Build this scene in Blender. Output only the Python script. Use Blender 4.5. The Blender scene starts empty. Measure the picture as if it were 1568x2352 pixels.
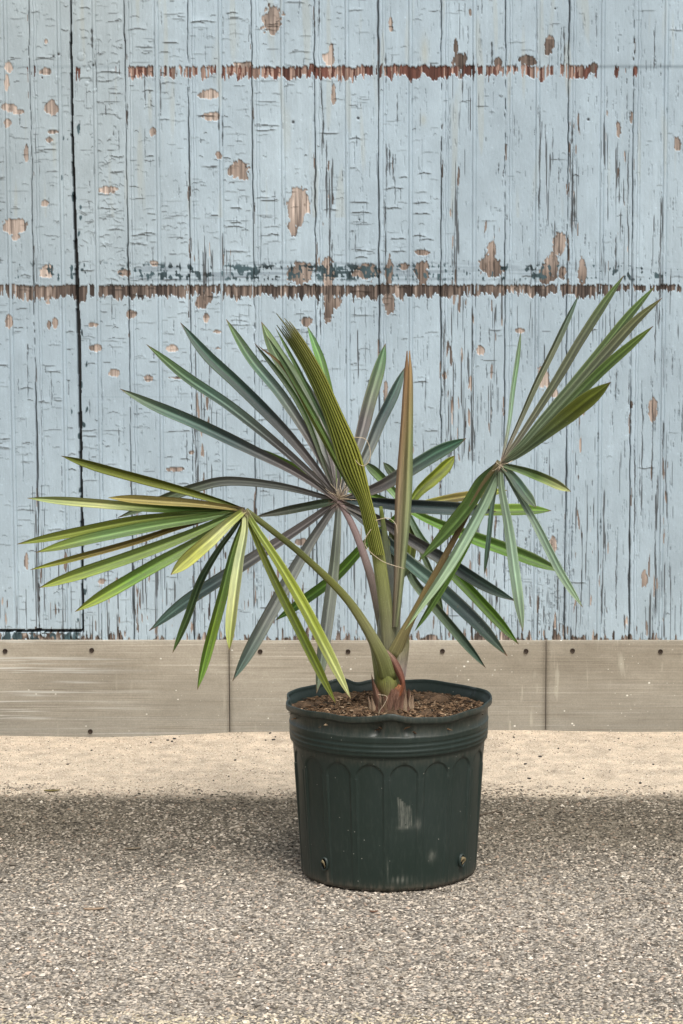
import bpy, math, random
import numpy as np
from mathutils import Vector

R = math.radians
random.seed(7)
rng = np.random.default_rng(11)
sc = bpy.context.scene
COL = sc.collection

# ------------------------------------------------------------------ camera
F_PX, U0, V0, HCAM = 5483.0, 1000.0, 1176.0, 1.32      # picture measured on a 1568 x 2352 grid
PITCH = math.atan((V0 - 545.0) / F_PX)
cam = bpy.data.cameras.new('camera')
cam.sensor_fit = 'VERTICAL'
cam.sensor_height = 36
cam.lens = 36 * F_PX / 2352
cam.shift_x = (784 - U0) / 2352
cam.clip_end = 500
co = bpy.data.objects.new('camera', cam)
COL.objects.link(co)
co.location = (0, 0, HCAM)
co.rotation_euler = (math.pi / 2 - PITCH, 0, 0)
sc.camera = co
SP, CP = math.sin(PITCH), math.cos(PITCH)


def P(u, v, Y):
    """point of the place seen at (u, v) at the distance Y from the camera"""
    xr, yr = (u - U0) / F_PX, (V0 - v) / F_PX
    dy, dz = CP + yr * SP, -SP + yr * CP
    k = Y / dy
    return Vector((xr * k, Y, HCAM + dz * k))


def ground_Y(v):
    yr = (V0 - v) / F_PX
    return (CP + yr * SP) / (SP - yr * CP) * HCAM


def depth(p):
    return p.y * CP - (p.z - HCAM) * SP


# ------------------------------------------------------------------ world, sun, exposure
SUN_EL, SUN_AZ = 56.0, 158.0           # azimuth clockwise from +Y; light comes from behind the camera
w = bpy.data.worlds.new('World')
sc.world = w
w.use_nodes = True
nt = w.node_tree
bg = nt.nodes['Background']
sky = nt.nodes.new('ShaderNodeTexSky')
sky.sky_type = 'NISHITA'
sky.sun_disc = False
sky.sun_elevation = R(SUN_EL)
sky.sun_rotation = R(SUN_AZ)
sky.air_density = 1.0
sky.dust_density = 6.0
sky.ozone_density = 1.0
hs = nt.nodes.new('ShaderNodeHueSaturation')
hs.inputs['Saturation'].default_value = 0.22
nt.links.new(sky.outputs[0], hs.inputs['Color'])
nt.links.new(hs.outputs[0], bg.inputs['Color'])
bg.inputs['Strength'].default_value = 0.15
sun = bpy.data.lights.new('sun', 'SUN')
sun.energy = 2.0
sun.angle = R(20)
sun.color = (1.0, 0.97, 0.92)
so = bpy.data.objects.new('sun', sun)
COL.objects.link(so)
sdir = Vector((math.sin(R(SUN_AZ)) * math.cos(R(SUN_EL)), math.cos(R(SUN_AZ)) * math.cos(R(SUN_EL)), math.sin(R(SUN_EL))))
so.rotation_euler = sdir.to_track_quat('Z', 'Y').to_euler()
sc.view_settings.view_transform = 'Standard'
sc.view_settings.look = 'None'
sc.view_settings.gamma = 1
sc.view_settings.exposure = 0.06


# ------------------------------------------------------------------ helpers
def link(o, parent=None):
    COL.objects.link(o)
    if parent:
        o.parent = parent
    return o


def tag(o, label=None, cat=None, group=None, kind=None):
    if label: o['label'] = label
    if cat: o['category'] = cat
    if group: o['group'] = group
    if kind: o['kind'] = kind
    return o


def empty(name, loc):
    o = bpy.data.objects.new(name, None)
    o.location = loc
    o.empty_display_size = 0.05
    COL.objects.link(o)
    return o


def mesh_obj(name, verts, faces, mat, parent=None, smooth=True, cols=None, uvs=None):
    """small mesh; vertices in world space (parents carry their place, so subtract it)"""
    off = Vector((0, 0, 0))
    p = parent
    while p is not None:
        off += p.location
        p = p.parent
    me = bpy.data.meshes.new(name)
    me.from_pydata([(v[0] - off.x, v[1] - off.y, v[2] - off.z) for v in verts], [], faces)
    if smooth:
        me.polygons.foreach_set('use_smooth', [True] * len(me.polygons))
    if cols is not None:
        a = me.color_attributes.new('tint', 'FLOAT_COLOR', 'POINT')
        c = np.ones((len(verts), 4), dtype=np.float32)
        c[:, :3] = np.asarray(cols)
        a.data.foreach_set('color', c.ravel())
    if uvs is not None:
        a = me.attributes.new('along', 'FLOAT_VECTOR', 'POINT')
        a.data.foreach_set('vector', np.asarray(uvs, dtype=np.float32).ravel())
    me.materials.append(mat)
    me.update()
    return link(bpy.data.objects.new(name, me), parent)


def big_mesh(name, co3, quads, mat, attrs=None, tris=False, parent=None, smooth=True):
    me = bpy.data.meshes.new(name)
    n = 3 if tris else 4
    me.vertices.add(len(co3))
    me.vertices.foreach_set('co', np.ascontiguousarray(co3, dtype=np.float32).ravel())
    me.loops.add(len(quads) * n)
    me.loops.foreach_set('vertex_index', np.ascontiguousarray(quads, dtype=np.int32).ravel())
    me.polygons.add(len(quads))
    me.polygons.foreach_set('loop_start', np.arange(0, len(quads) * n, n, dtype=np.int32))
    me.polygons.foreach_set('loop_total', np.full(len(quads), n, dtype=np.int32))
    me.polygons.foreach_set('use_smooth', np.full(len(quads), smooth))
    for k, a in (attrs or {}).items():
        if a.ndim == 2:
            at = me.color_attributes.new(k, 'FLOAT_COLOR', 'POINT')
            c = np.ones((len(co3), 4), dtype=np.float32)
            c[:, :3] = a
            at.data.foreach_set('color', c.ravel())
        else:
            at = me.attributes.new(k, 'FLOAT', 'POINT')
            at.data.foreach_set('value', np.ascontiguousarray(a, dtype=np.float32))
    me.update(calc_edges=True)
    me.materials.append(mat)
    return link(bpy.data.objects.new(name, me), parent)


class Mat:
    def __init__(self, name, rough=0.6, spec=0.4, col=(.5, .5, .5)):
        self.m = bpy.data.materials.new(name)
        self.m.use_nodes = True
        self.nt = self.m.node_tree
        self.b = self.nt.nodes['Principled BSDF']
        self.b.inputs['Roughness'].default_value = rough
        self.b.inputs['Specular IOR Level'].default_value = spec
        self.b.inputs['Base Color'].default_value = (*col, 1)

    def n(self, t, **kw):
        nd = self.nt.nodes.new('ShaderNode' + t)
        for k, v in kw.items():
            if k[0] == '_':
                nd.inputs[k[1:].replace('_', ' ')].default_value = v
            else:
                setattr(nd, k, v)
        return nd

    def l(self, a, b):
        self.nt.links.new(a, b)

    def coords(self, scale=(1, 1, 1), kind='Object'):
        tc = self.n('TexCoord')
        mp = self.n('Mapping')
        mp.inputs['Scale'].default_value = scale
        self.l(tc.outputs[kind], mp.inputs[0])
        return mp.outputs[0]

    def attr(self, name):
        a = self.n('Attribute')
        a.attribute_name = name
        return a

    def noise(self, vec, scale, detail=4, rough=.6):
        nd = self.n('TexNoise')
        nd.inputs['Scale'].default_value = scale
        nd.inputs['Detail'].default_value = detail
        nd.inputs['Roughness'].default_value = rough
        if vec is not None:
            self.l(vec, nd.inputs['Vector'])
        return nd

    def ramp(self, fac, stops):
        r = self.n('ValToRGB')
        e = r.color_ramp.elements
        while len(e) < len(stops):
            e.new(0.5)
        for k, (p, c) in enumerate(stops):
            e[k].position = p
            e[k].color = (*c, 1) if len(c) == 3 else c
        self.l(fac, r.inputs[0])
        return r.outputs[0]

    def mix(self, a, b, fac, mode='MIX'):
        x = self.n('MixRGB', blend_type=mode)
        for s, v in ((x.inputs[0], fac), (x.inputs[1], a), (x.inputs[2], b)):
            if hasattr(v, 'is_linked'):
                self.l(v, s)
            elif isinstance(v, (int, float)):
                s.default_value = v
            else:
                s.default_value = (*v, 1)
        return x.outputs[0]

    def bump(self, h, strength=.3, dist=.001):
        b = self.n('Bump')
        b.inputs['Strength'].default_value = strength
        b.inputs['Distance'].default_value = dist
        self.l(h, b.inputs['Height'])
        self.l(b.outputs[0], self.b.inputs['Normal'])


def G(v):
    return (v, v, v)


# ------------------------------------------------------------------ materials
def m_painted():
    m = Mat('weathered_paint_over_wood', .55, .35)
    a = m.attr('tint')
    v = m.coords((1, 1, 1))
    n1 = m.noise(v, 900, 3, .6)
    vs = m.coords((220, 220, 9))
    n2 = m.noise(vs, 4, 4, .6)
    c = m.mix(a.outputs['Color'], m.ramp(n1.outputs[0], [(.3, G(.88)), (.7, G(1.1))]), 1.0, 'MULTIPLY')
    c = m.mix(c, m.ramp(n2.outputs[0], [(.3, G(.93)), (.7, G(1.05))]), 1.0, 'MULTIPLY')
    m.l(c, m.b.inputs['Base Color'])
    bare = m.attr('bare')
    rr = m.ramp(bare.outputs['Fac'], [(0, G(.45)), (1, G(.85))])
    m.l(rr, m.b.inputs['Roughness'])
    m.bump(n1.outputs[0], .25, .0006)
    return m.m


def m_plate():
    m = Mat('brushed_kick_plate', .5, .35)
    v = m.coords((1.6, 1, 160))
    n = m.noise(v, 3, 6, .65)
    v2 = m.coords((.8, 1, 90))
    n2 = m.noise(v2, 2.6, 5, .6)
    big = m.noise(m.coords((1, 1, 2.2)), 3.4, 5, .62)
    sp = m.noise(m.coords(), 300, 2, .5)
    c = m.ramp(big.outputs[0], [(.32, (.245, .215, .165)), (.5, (.315, .28, .22)), (.68, (.40, .36, .29))])
    # the lower half is greyer, bare brushed metal
    tc = m.n('TexCoord'); sx = m.n('SeparateXYZ'); m.l(tc.outputs['Object'], sx.inputs[0])
    mr = m.n('MapRange'); m.l(sx.outputs['Z'], mr.inputs[0])
    mr.inputs[1].default_value = .20; mr.inputs[2].default_value = .0
    ad = m.n('Math', operation='MULTIPLY'); m.l(mr.outputs[0], ad.inputs[0]); m.l(n2.outputs[0], ad.inputs[1])
    c = m.mix(c, (.235, .235, .21), ad.outputs[0])
    c = m.mix(c, m.ramp(n.outputs[0], [(.34, G(.74)), (.45, G(1.0)), (.57, G(1.02)), (.68, G(1.25))]), .8, 'MULTIPLY')
    c = m.mix(c, m.ramp(n2.outputs[0], [(.33, (.62, .60, .58)), (.42, G(1.0)), (.60, G(1.0)), (.70, (1.6, 1.62, 1.7))]), .75, 'MULTIPLY')
    c = m.mix(c, m.ramp(sp.outputs[0], [(.3, G(.9)), (.7, G(1.08))]), 1, 'MULTIPLY')
    scr = m.noise(m.coords((1.1, 1, 55)), 2.0, 3, .55)
    gx_ = m.n('MapRange'); m.l(sx.outputs['X'], gx_.inputs[0]); gx_.inputs[1].default_value = -.72; gx_.inputs[2].default_value = -1.15
    c = m.mix(c, (.62, .62, .58), m.mix(m.ramp(scr.outputs[0], [(.56, G(0)), (.66, G(.75))]), gx_.outputs[0], 1, 'MULTIPLY'))
    # spatters of white and pale runs
    vo = m.n('TexVoronoi'); vo.inputs['Scale'].default_value = 26; m.l(m.coords((1, 1, 1.3)), vo.inputs['Vector'])
    s = m.ramp(vo.outputs['Distance'], [(.05, G(1)), (.085, G(0))])
    vo2 = m.n('TexVoronoi'); vo2.inputs['Scale'].default_value = 60; m.l(m.coords((1, 1, 1)), vo2.inputs['Vector'])
    s2 = m.ramp(vo2.outputs['Distance'], [(.06, G(1)), (.10, G(0))])
    gate = m.ramp(m.noise(m.coords(), 9, 2).outputs[0], [(.47, G(0)), (.52, G(1))])
    # more of it towards the right
    mg = m.n('MapRange'); m.l(sx.outputs['X'], mg.inputs[0]); mg.inputs[1].default_value = -1.0; mg.inputs[2].default_value = .3
    mg.inputs[3].default_value = .25
    gg = m.mix(gate, mg.outputs[0], 1, 'MULTIPLY')
    c = m.mix(c, (.72, .70, .62), m.mix(s, m.mix(gg, G(2.0), 1, 'MULTIPLY'), 1, 'MULTIPLY'))
    c = m.mix(c, (.6, .58, .5), m.mix(s2, gg, 1, 'MULTIPLY'))
    vr = m.coords((26, 1, 3.2)); nr = m.noise(vr, 2.2, 2, .5)
    runs = m.mix(m.ramp(nr.outputs[0], [(.66, G(0)), (.74, G(.45))]), mg.outputs[0], 1, 'MULTIPLY')
    c = m.mix(c, (.5, .47, .38), runs)
    m.l(c, m.b.inputs['Base Color'])
    m.bump(n.outputs[0], .12, .0006)
    return m.m


def m_ground():
    m = Mat('asphalt_and_concrete_apron', .9, .25)
    tc = m.n('TexCoord')
    sx = m.n('SeparateXYZ'); m.l(tc.outputs['Object'], sx.inputs[0])
    v = m.coords()
    vo = m.n('TexVoronoi'); vo.inputs['Scale'].default_value = 190; m.l(v, vo.inputs['Vector'])
    chip = m.n('SeparateColor'); m.l(vo.outputs['Color'], chip.inputs[0])
    fine = m.noise(v, 420, 4, .7)
    big = m.noise(v, 3.0, 4, .6)
    mid = m.noise(v, 18, 4, .6)
    asph = m.ramp(chip.outputs[0], [(0, (.10, .09, .075)), (.35, (.25, .22, .185)), (.7, (.42, .37, .31)), (1, (.60, .54, .46))])
    asph = m.mix(asph, m.ramp(big.outputs[0], [(.3, G(.8)), (.7, G(1.15))]), 1, 'MULTIPLY')
    asph = m.mix(asph, m.ramp(vo.outputs['Distance'], [(.3, G(1)), (.6, G(.5))]), .8, 'MULTIPLY')
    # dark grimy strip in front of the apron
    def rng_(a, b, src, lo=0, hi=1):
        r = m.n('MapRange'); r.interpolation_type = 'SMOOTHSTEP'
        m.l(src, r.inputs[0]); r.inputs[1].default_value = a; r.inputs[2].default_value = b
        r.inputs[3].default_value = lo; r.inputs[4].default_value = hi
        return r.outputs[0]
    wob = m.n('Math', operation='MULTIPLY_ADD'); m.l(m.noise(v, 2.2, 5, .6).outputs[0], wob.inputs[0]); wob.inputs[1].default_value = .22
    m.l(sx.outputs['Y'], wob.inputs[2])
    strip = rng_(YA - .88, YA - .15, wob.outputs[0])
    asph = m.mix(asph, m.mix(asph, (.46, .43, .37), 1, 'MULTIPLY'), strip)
    conc = m.ramp(fine.outputs[0], [(.36, (.24, .18, .13)), (.46, (.54, .44, .33)), (.6, (.74, .62, .48))])
    conc = m.mix(conc, m.ramp(mid.outputs[0], [(.34, G(.74)), (.66, G(1.14))]), 1, 'MULTIPLY')
    spk = m.ramp(m.noise(v, 130, 2, .5).outputs[0], [(.26, G(.35)), (.34, G(1))])
    conc = m.mix(conc, spk, 1, 'MULTIPLY')
    conc = m.mix(conc, (.34, .29, .2), rng_(YA + .14, YA + .04, wob.outputs[0], 0, .55))
    wob2 = m.n('Math', operation='MULTIPLY_ADD'); m.l(m.noise(v, 9, 6, .7).outputs[0], wob2.inputs[0]); wob2.inputs[1].default_value = .20
    m.l(sx.outputs['Y'], wob2.inputs[2])
    edge = rng_(YA + .06, YA + .17, wob2.outputs[0])
    c = m.mix(asph, conc, edge)
    m.l(c, m.b.inputs['Base Color'])
    hgt = m.mix(vo.outputs['Distance'], fine.outputs[0], edge)
    inv = m.n('Invert'); m.l(hgt, inv.inputs[1])
    m.bump(inv.outputs[0], .7, .003)
    return m.m


def m_tint(name, rough=.6, spec=.3, nscale=300, lo=.85, hi=1.12, bump=.2, translucent=0, aniso=None, dist=.0008):
    m = Mat(name, rough, spec)
    a = m.attr('tint')
    if aniso:
        at = m.attr('along')
        mp = m.n('Mapping'); m.l(at.outputs['Vector'], mp.inputs[0]); mp.inputs['Scale'].default_value = aniso
        n = m.noise(mp.outputs[0], 1, 5, .65)
        mp2 = m.n('Mapping'); m.l(at.outputs['Vector'], mp2.inputs[0]); mp2.inputs['Scale'].default_value = (4.5, 5, 1)
        n2 = m.noise(mp2.outputs[0], 1, 5, .7)
        c = m.mix(a.outputs['Color'], m.ramp(n2.outputs[0], [(.3, G(.66)), (.5, G(1)), (.72, (1.4, 1.35, 1.25))]), .9, 'MULTIPLY')
        sp = m.noise(m.coords(), 55, 4, .75)
        c = m.mix(c, (.15, .10, .045), m.ramp(sp.outputs[0], [(.66, G(0)), (.72, G(.6))]))
        fl = m.noise(m.coords(), 330, 3, .7)
        c = m.mix(c, m.ramp(fl.outputs[0], [(.62, G(0)), (.74, G(.32))]), .35, 'ADD')
    else:
        n = m.noise(m.coords(), nscale, 4, .65)
        c = a.outputs['Color']
    c = m.mix(c, m.ramp(n.outputs[0], [(.3, G(lo)), (.7, G(hi))]), 1, 'MULTIPLY')
    m.l(c, m.b.inputs['Base Color'])
    m.bump(n.outputs[0], bump, dist)
    if translucent:
        t = m.n('BsdfTranslucent'); m.l(c, t.inputs[0])
        ms = m.n('MixShader'); ms.inputs[0].default_value = translucent
        out = [x for x in m.nt.nodes if x.type == 'OUTPUT_MATERIAL'][0]
        m.l(m.b.outputs[0], ms.inputs[1]); m.l(t.outputs[0], ms.inputs[2]); m.l(ms.outputs[0], out.inputs[0])
    return m.m


def m_pot():
    m = Mat('dark_green_black_plastic', .42, .4)
    a = m.attr('scuff')
    big = m.noise(m.coords(), 5, 4, .6)
    fn = m.noise(m.coords((1, 1, .25)), 160, 4, .7)
    c = m.ramp(big.outputs[0], [(.3, (.011, .022, .017)), (.7, (.018, .029, .025))])
    dust = m.ramp(fn.outputs[0], [(.5, G(0)), (.8, G(.05))])
    c = m.mix(c, (.3, .3, .26), dust)
    sp = m.n('TexVoronoi'); sp.inputs['Scale'].default_value = 46; m.l(m.coords(), sp.inputs['Vector'])
    c = m.mix(c, (.35, .35, .3), m.ramp(sp.outputs['Distance'], [(.035, G(.7)), (.06, G(0))]))
    sc_ = m.mix(a.outputs['Fac'], m.ramp(fn.outputs[0], [(.35, G(.25)), (.6, G(1))]), 1, 'MULTIPLY')
    c = m.mix(c, (.32, .32, .27), sc_)
    d = m.attr('dirt')
    c = m.mix(c, (.12, .10, .075), m.mix(d.outputs['Fac'], m.ramp(fn.outputs[0], [(.4, G(.2)), (.65, G(1))]), 1, 'MULTIPLY'))
    m.l(c, m.b.inputs['Base Color'])
    rr = m.ramp(big.outputs[0], [(.3, G(.38)), (.7, G(.52))])
    m.l(rr, m.b.inputs['Roughness'])
    m.bump(fn.outputs[0], .12, .0006)
    return m.m


def m_plain(name, c1, c2, scale=60, rough=.7, spec=.3, metal=0):
    m = Mat(name, rough, spec)
    n = m.noise(m.coords(), scale, 4, .65)
    m.l(m.ramp(n.outputs[0], [(.3, c1), (.7, c2)]), m.b.inputs['Base Color'])
    m.b.inputs['Metallic'].default_value = metal
    m.bump(n.outputs[0], .3, .001)
    return m.m


# ------------------------------------------------------------------ layout
YW = ground_Y(1689)          # face of the boards
YP = ground_Y(1998)          # centre of the pot
YA = ground_Y(1832)          # where apron meets asphalt
WS = F_PX / depth(P(1000, 800, YW))


# ------------------------------------------------------------------ ground
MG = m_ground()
GX = np.concatenate([[-40, -15, -6, -3], np.linspace(-1.9, 1.9, 260), [3, 6, 15, 40]])
GY = np.concatenate([[-40, -10, 0, 2], np.linspace(3.0, YW + .06, 240), [YW + 2, 60, 160]])
gx, gy = np.meshgrid(GX, GY)


def gnoise(shape, sx, sy, seed):
    r = np.random.default_rng(seed).standard_normal(shape)
    fy = np.fft.fftfreq(shape[0])[:, None]
    fx = np.fft.rfftfreq(shape[1])[None, :]
    k = np.exp(-2 * (np.pi ** 2) * ((fx * sx) ** 2 + (fy * sy) ** 2))
    o = np.fft.irfft2(np.fft.rfft2(r) * k, s=shape)
    return ((o - o.mean()) / o.std()).astype(np.float32)


def ground_h(x, y):
    x = np.asarray(x, dtype=float); y = np.asarray(y, dtype=float)
    t = np.clip((y - YA) / (YW - YA), 0, 1.05)
    rise = .006 * t * t * (3 - 2 * np.clip(t, 0, 1))
    wave = t ** 2 * (.0065 * np.tanh((x + .62) * 5) + .002 * np.sin(x * 9))
    inside = np.exp(-((x / 1.8) ** 4))
    return (rise + wave + .0015 * np.sin(x * 3.1 + 1) * np.sin(y * 4.3)) * inside * (y < YW + .1)


gz = ground_h(gx, gy)
ny_, nx_ = gx.shape
idx = np.arange(ny_ * nx_).reshape(ny_, nx_)
q = np.stack([idx[:-1, :-1], idx[:-1, 1:], idx[1:, 1:], idx[1:, :-1]], -1).reshape(-1, 4)
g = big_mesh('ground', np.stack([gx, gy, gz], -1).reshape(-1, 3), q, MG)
tag(g, kind='structure')

# chippings of the asphalt surface: a coarse loose-looking aggregate, too many to count
OCT = np.array([[1, 0, 0], [-1, 0, 0], [0, 1, 0], [0, -1, 0], [0, 0, 1], [0, 0, -1]], dtype=np.float32)
OF = np.array([[0, 2, 4], [2, 1, 4], [1, 3, 4], [3, 0, 4], [2, 0, 5], [1, 2, 5], [3, 1, 5], [0, 3, 5]])


def chips(name, x, y, z, size, flat, cols, mat, seed, elong=1.5):
    r = np.random.default_rng(seed)
    n = len(x)
    s = OCT[None] * (1 + r.uniform(-.35, .35, (n, 6, 1)))
    s = s + r.uniform(-.25, .25, (n, 6, 3))
    el = r.uniform(1, elong, n)
    s = s * np.stack([size * el, size / np.sqrt(el), size * flat], -1)[:, None, :]
    a = r.uniform(0, 2 * np.pi, n)
    ca, sa = np.cos(a)[:, None], np.sin(a)[:, None]
    X = s[..., 0] * ca - s[..., 1] * sa
    Y = s[..., 0] * sa + s[..., 1] * ca
    tx, ty = r.normal(0, .22, (n, 1)), r.normal(0, .22, (n, 1))
    Z = s[..., 2] + X * tx + Y * ty
    v = np.stack([X + x[:, None], Y + y[:, None], Z + z[:, None]], -1).reshape(-1, 3)
    f = (OF[None] + (np.arange(n) * 6)[:, None, None]).reshape(-1, 3)
    c = np.repeat(cols, 6, axis=0)
    return big_mesh(name, v, f, mat, {'tint': c}, tris=True, smooth=False)


N = 115000
cx = rng.uniform(-1.55, 1.15, N); cy = rng.uniform(3.35, YA + .16, N)
edge = YA + .055 + .035 * np.sin(cx * 5 + 1) + .02 * np.sin(cx * 17) + .05 * rng.standard_normal(N)
keep = cy < edge
cx, cy = cx[keep], cy[keep]
n = len(cx)
size = rng.uniform(.0017, .0042, n) * (1 + .6 * (rng.random(n) < .012)) * (1 + .4 * (rng.random(n) < .1))
base = rng.choice(6, n, p=[.19, .27, .27, .17, .04, .06])
pal = np.array([[.11, .095, .078], [.27, .24, .20], [.42, .37, .31], [.53, .47, .40], [.68, .62, .54], [.40, .31, .245]])
cc = pal[base] * rng.uniform(.75, 1.25, (n, 1)) * np.array([1.10, 1.08, 1.05])
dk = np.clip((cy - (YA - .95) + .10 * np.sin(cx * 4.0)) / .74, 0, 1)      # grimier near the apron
yl = np.clip((ground_Y(2330) + .02 * rng.standard_normal(n) - cy) / .03, 0, 1)[:, None]
cc = cc * (1 - .5 * yl) + .5 * yl * np.array([.74, .64, .44])
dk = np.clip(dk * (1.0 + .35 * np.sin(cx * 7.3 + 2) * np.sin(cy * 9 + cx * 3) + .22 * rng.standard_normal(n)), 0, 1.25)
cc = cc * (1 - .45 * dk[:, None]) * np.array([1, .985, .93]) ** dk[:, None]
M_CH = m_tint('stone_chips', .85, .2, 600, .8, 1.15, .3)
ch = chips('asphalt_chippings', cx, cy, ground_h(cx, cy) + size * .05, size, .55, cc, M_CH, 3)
tag(ch, kind='stuff')
N2 = 16000
ax = rng.uniform(-1.35, 1.05, N2); ay = rng.uniform(YA + .02, YW - .01, N2)
asz = rng.uniform(.0010, .0026, N2)
apal = np.array([[.70, .62, .50], [.55, .45, .34], [.34, .27, .20], [.10, .085, .07]])
ac = apal[rng.choice(4, N2, p=[.34, .38, .20, .08])] * rng.uniform(.85, 1.15, (N2, 1))
grit = chips('apron_grit', ax, ay, ground_h(ax, ay) + asz * .05, asz, .6, ac, M_CH, 13)
tag(grit, kind='stuff')

# ------------------------------------------------------------------ boarded wall
DX = .0015 * WS; DZ = .0024 * WS
ux = np.arange(-110, 1690, DX)
ux = np.concatenate([-110 - np.arange(1, 190)[::-1] * 11., ux, 1690 + np.arange(1, 190) * 11.])
vz = np.arange(-80, 1478, DZ)
vz = np.concatenate([-80 - np.arange(1, 80)[::-1] * 22., vz, [1478, 1500, 1540, 1600, 1680, 1760]])
UU, VV = np.meshgrid(ux, vz)
# world places of the grid: boards are vertical, spaced along the wall at the scale seen half way up
XW = (UU - U0) / WS
c0 = P(1000, 0, YW).z; c1 = P(1000, 1470, YW).z
ZW = c0 + (VV / 1470.) * (c1 - c0)
# where each place of the wall shows in the picture
dpt = YW * CP - (ZW - HCAM) * SP
U = U0 + XW / dpt * F_PX
V = V0 - ((YW * SP + (ZW - HCAM) * CP) / dpt) * F_PX
SH = UU.shape


def nz(sx, sy, seed):        # noise blurred over sx, sy picture units
    return gnoise(SH, sx / DX, sy / DZ, seed)


def sm(a, b, x):
    t = np.clip((x - a) / (b - a), 0, 1)
    return t * t * (3 - 2 * t)


BOARD = [UU_ for UU_ in (-126, 10, 80, 0, 296, 439, 583, 726, 870, 1014, 1158, 1302, 1449, 1595)]
joints = [-360, -215, 80, 296, 439, 583, 726, 870, 1013, 1158, 1302, 1449, 1595] + [1740 + 145 * k for k in range(14)] + [-505 - 145 * k for k in range(12)]
joints.insert(2, -68)
beads = [25, 146, 226, 367, 511, 652, 798, 942, 1087, 1231, 1378, 1522] + [1667 + 145 * k for k in range(14)] + [-140 - 145 * k for k in range(14)]
hh = np.zeros(SH, np.float32)           # height in metres, out of the wall
dark = np.zeros(SH, np.float32)         # open crack, 0..1
bare = np.zeros(SH, np.float32)
tone = np.zeros(SH, np.float32)
wob = nz(1.2, 14, 1) * .5 + nz(3, 120, 2) * .9
wob = wob[:, SH[1] // 2][:, None] + .5 * nz(6, 8, 3)
gapn = nz(30, 60, 4)
paint_ok = np.ones(SH, np.float32)
for k, j in enumerate(joints):
    d = UU - j - wob * (1 if k % 2 else -.8)
    wd = .75 + .5 * gapn + (.7 if j in (870, 1302) else 0) + (.45 if j in (439, 1449, 1013, 726) else 0)
    g_ = np.clip(1.2 - np.abs(d) / np.maximum(wd, .35), 0, 1)
    hh -= .009 * np.clip(g_ * 1.6, 0, 1)
    dark = np.maximum(dark, g_)
    for e in (9.5, 15):                    # quirk mouldings right of every joint
        hh -= .0018 * np.exp(-((d - e) / 1.3) ** 2)
    hh += .0010 * np.exp(-((d - 12.2) / 1.8) ** 2)
    hh -= .0006 * np.exp(-(d / 3) ** 2)
    for s_, amp in ((1, .5), (-1, .35)):
        jb = (np.abs(d - s_ * 2.6) < 1.3) * (nz(2, 20, 40 + k) > 1.7)
        bare = np.maximum(bare, jb * 1.0); tone = np.where(jb, .55, tone)
for b in beads:
    d = UU - b
    for e in (-4, 4):
        hh -= .0024 * np.exp(-((d - e) / 1.4) ** 2)
    hh += .0016 * np.exp(-(d / 2.4) ** 2)
# the wicket door on the left: an open gap along its edge and foot
gate_u = np.interp(VV, [-80, 0, 300, 600, 800, 1100, 1450], [160, 161.5, 165, 175, 181, 186, 190]) + 11 * (1 - VV / 1470) * 0
gate_u = U0 + (gate_u - U0) * (UU / UU)  # measured in the picture
inside_door = (U < gate_u) & (V < 1449)
dg = np.abs(U - gate_u)
gw = np.interp(V, [-80, 0, 200, 500, 700, 1000, 1450], [1.6, 1.8, 3.0, 3.6, 4.6, 3.6, 2.6]) + .5 * nz(2, 10, 5)
gap = (dg < gw) & (V < 1452)
gap |= (np.abs(V - 1449 - .5 * nz(10, 2, 6)) < 3.0) & (U < gate_u + 2)
hh = np.where(gap, -.030, hh)
dark = np.where(gap, 1, dark)
# old teal paint and wear along the gap
tealn = nz(3, 7, 7)

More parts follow.
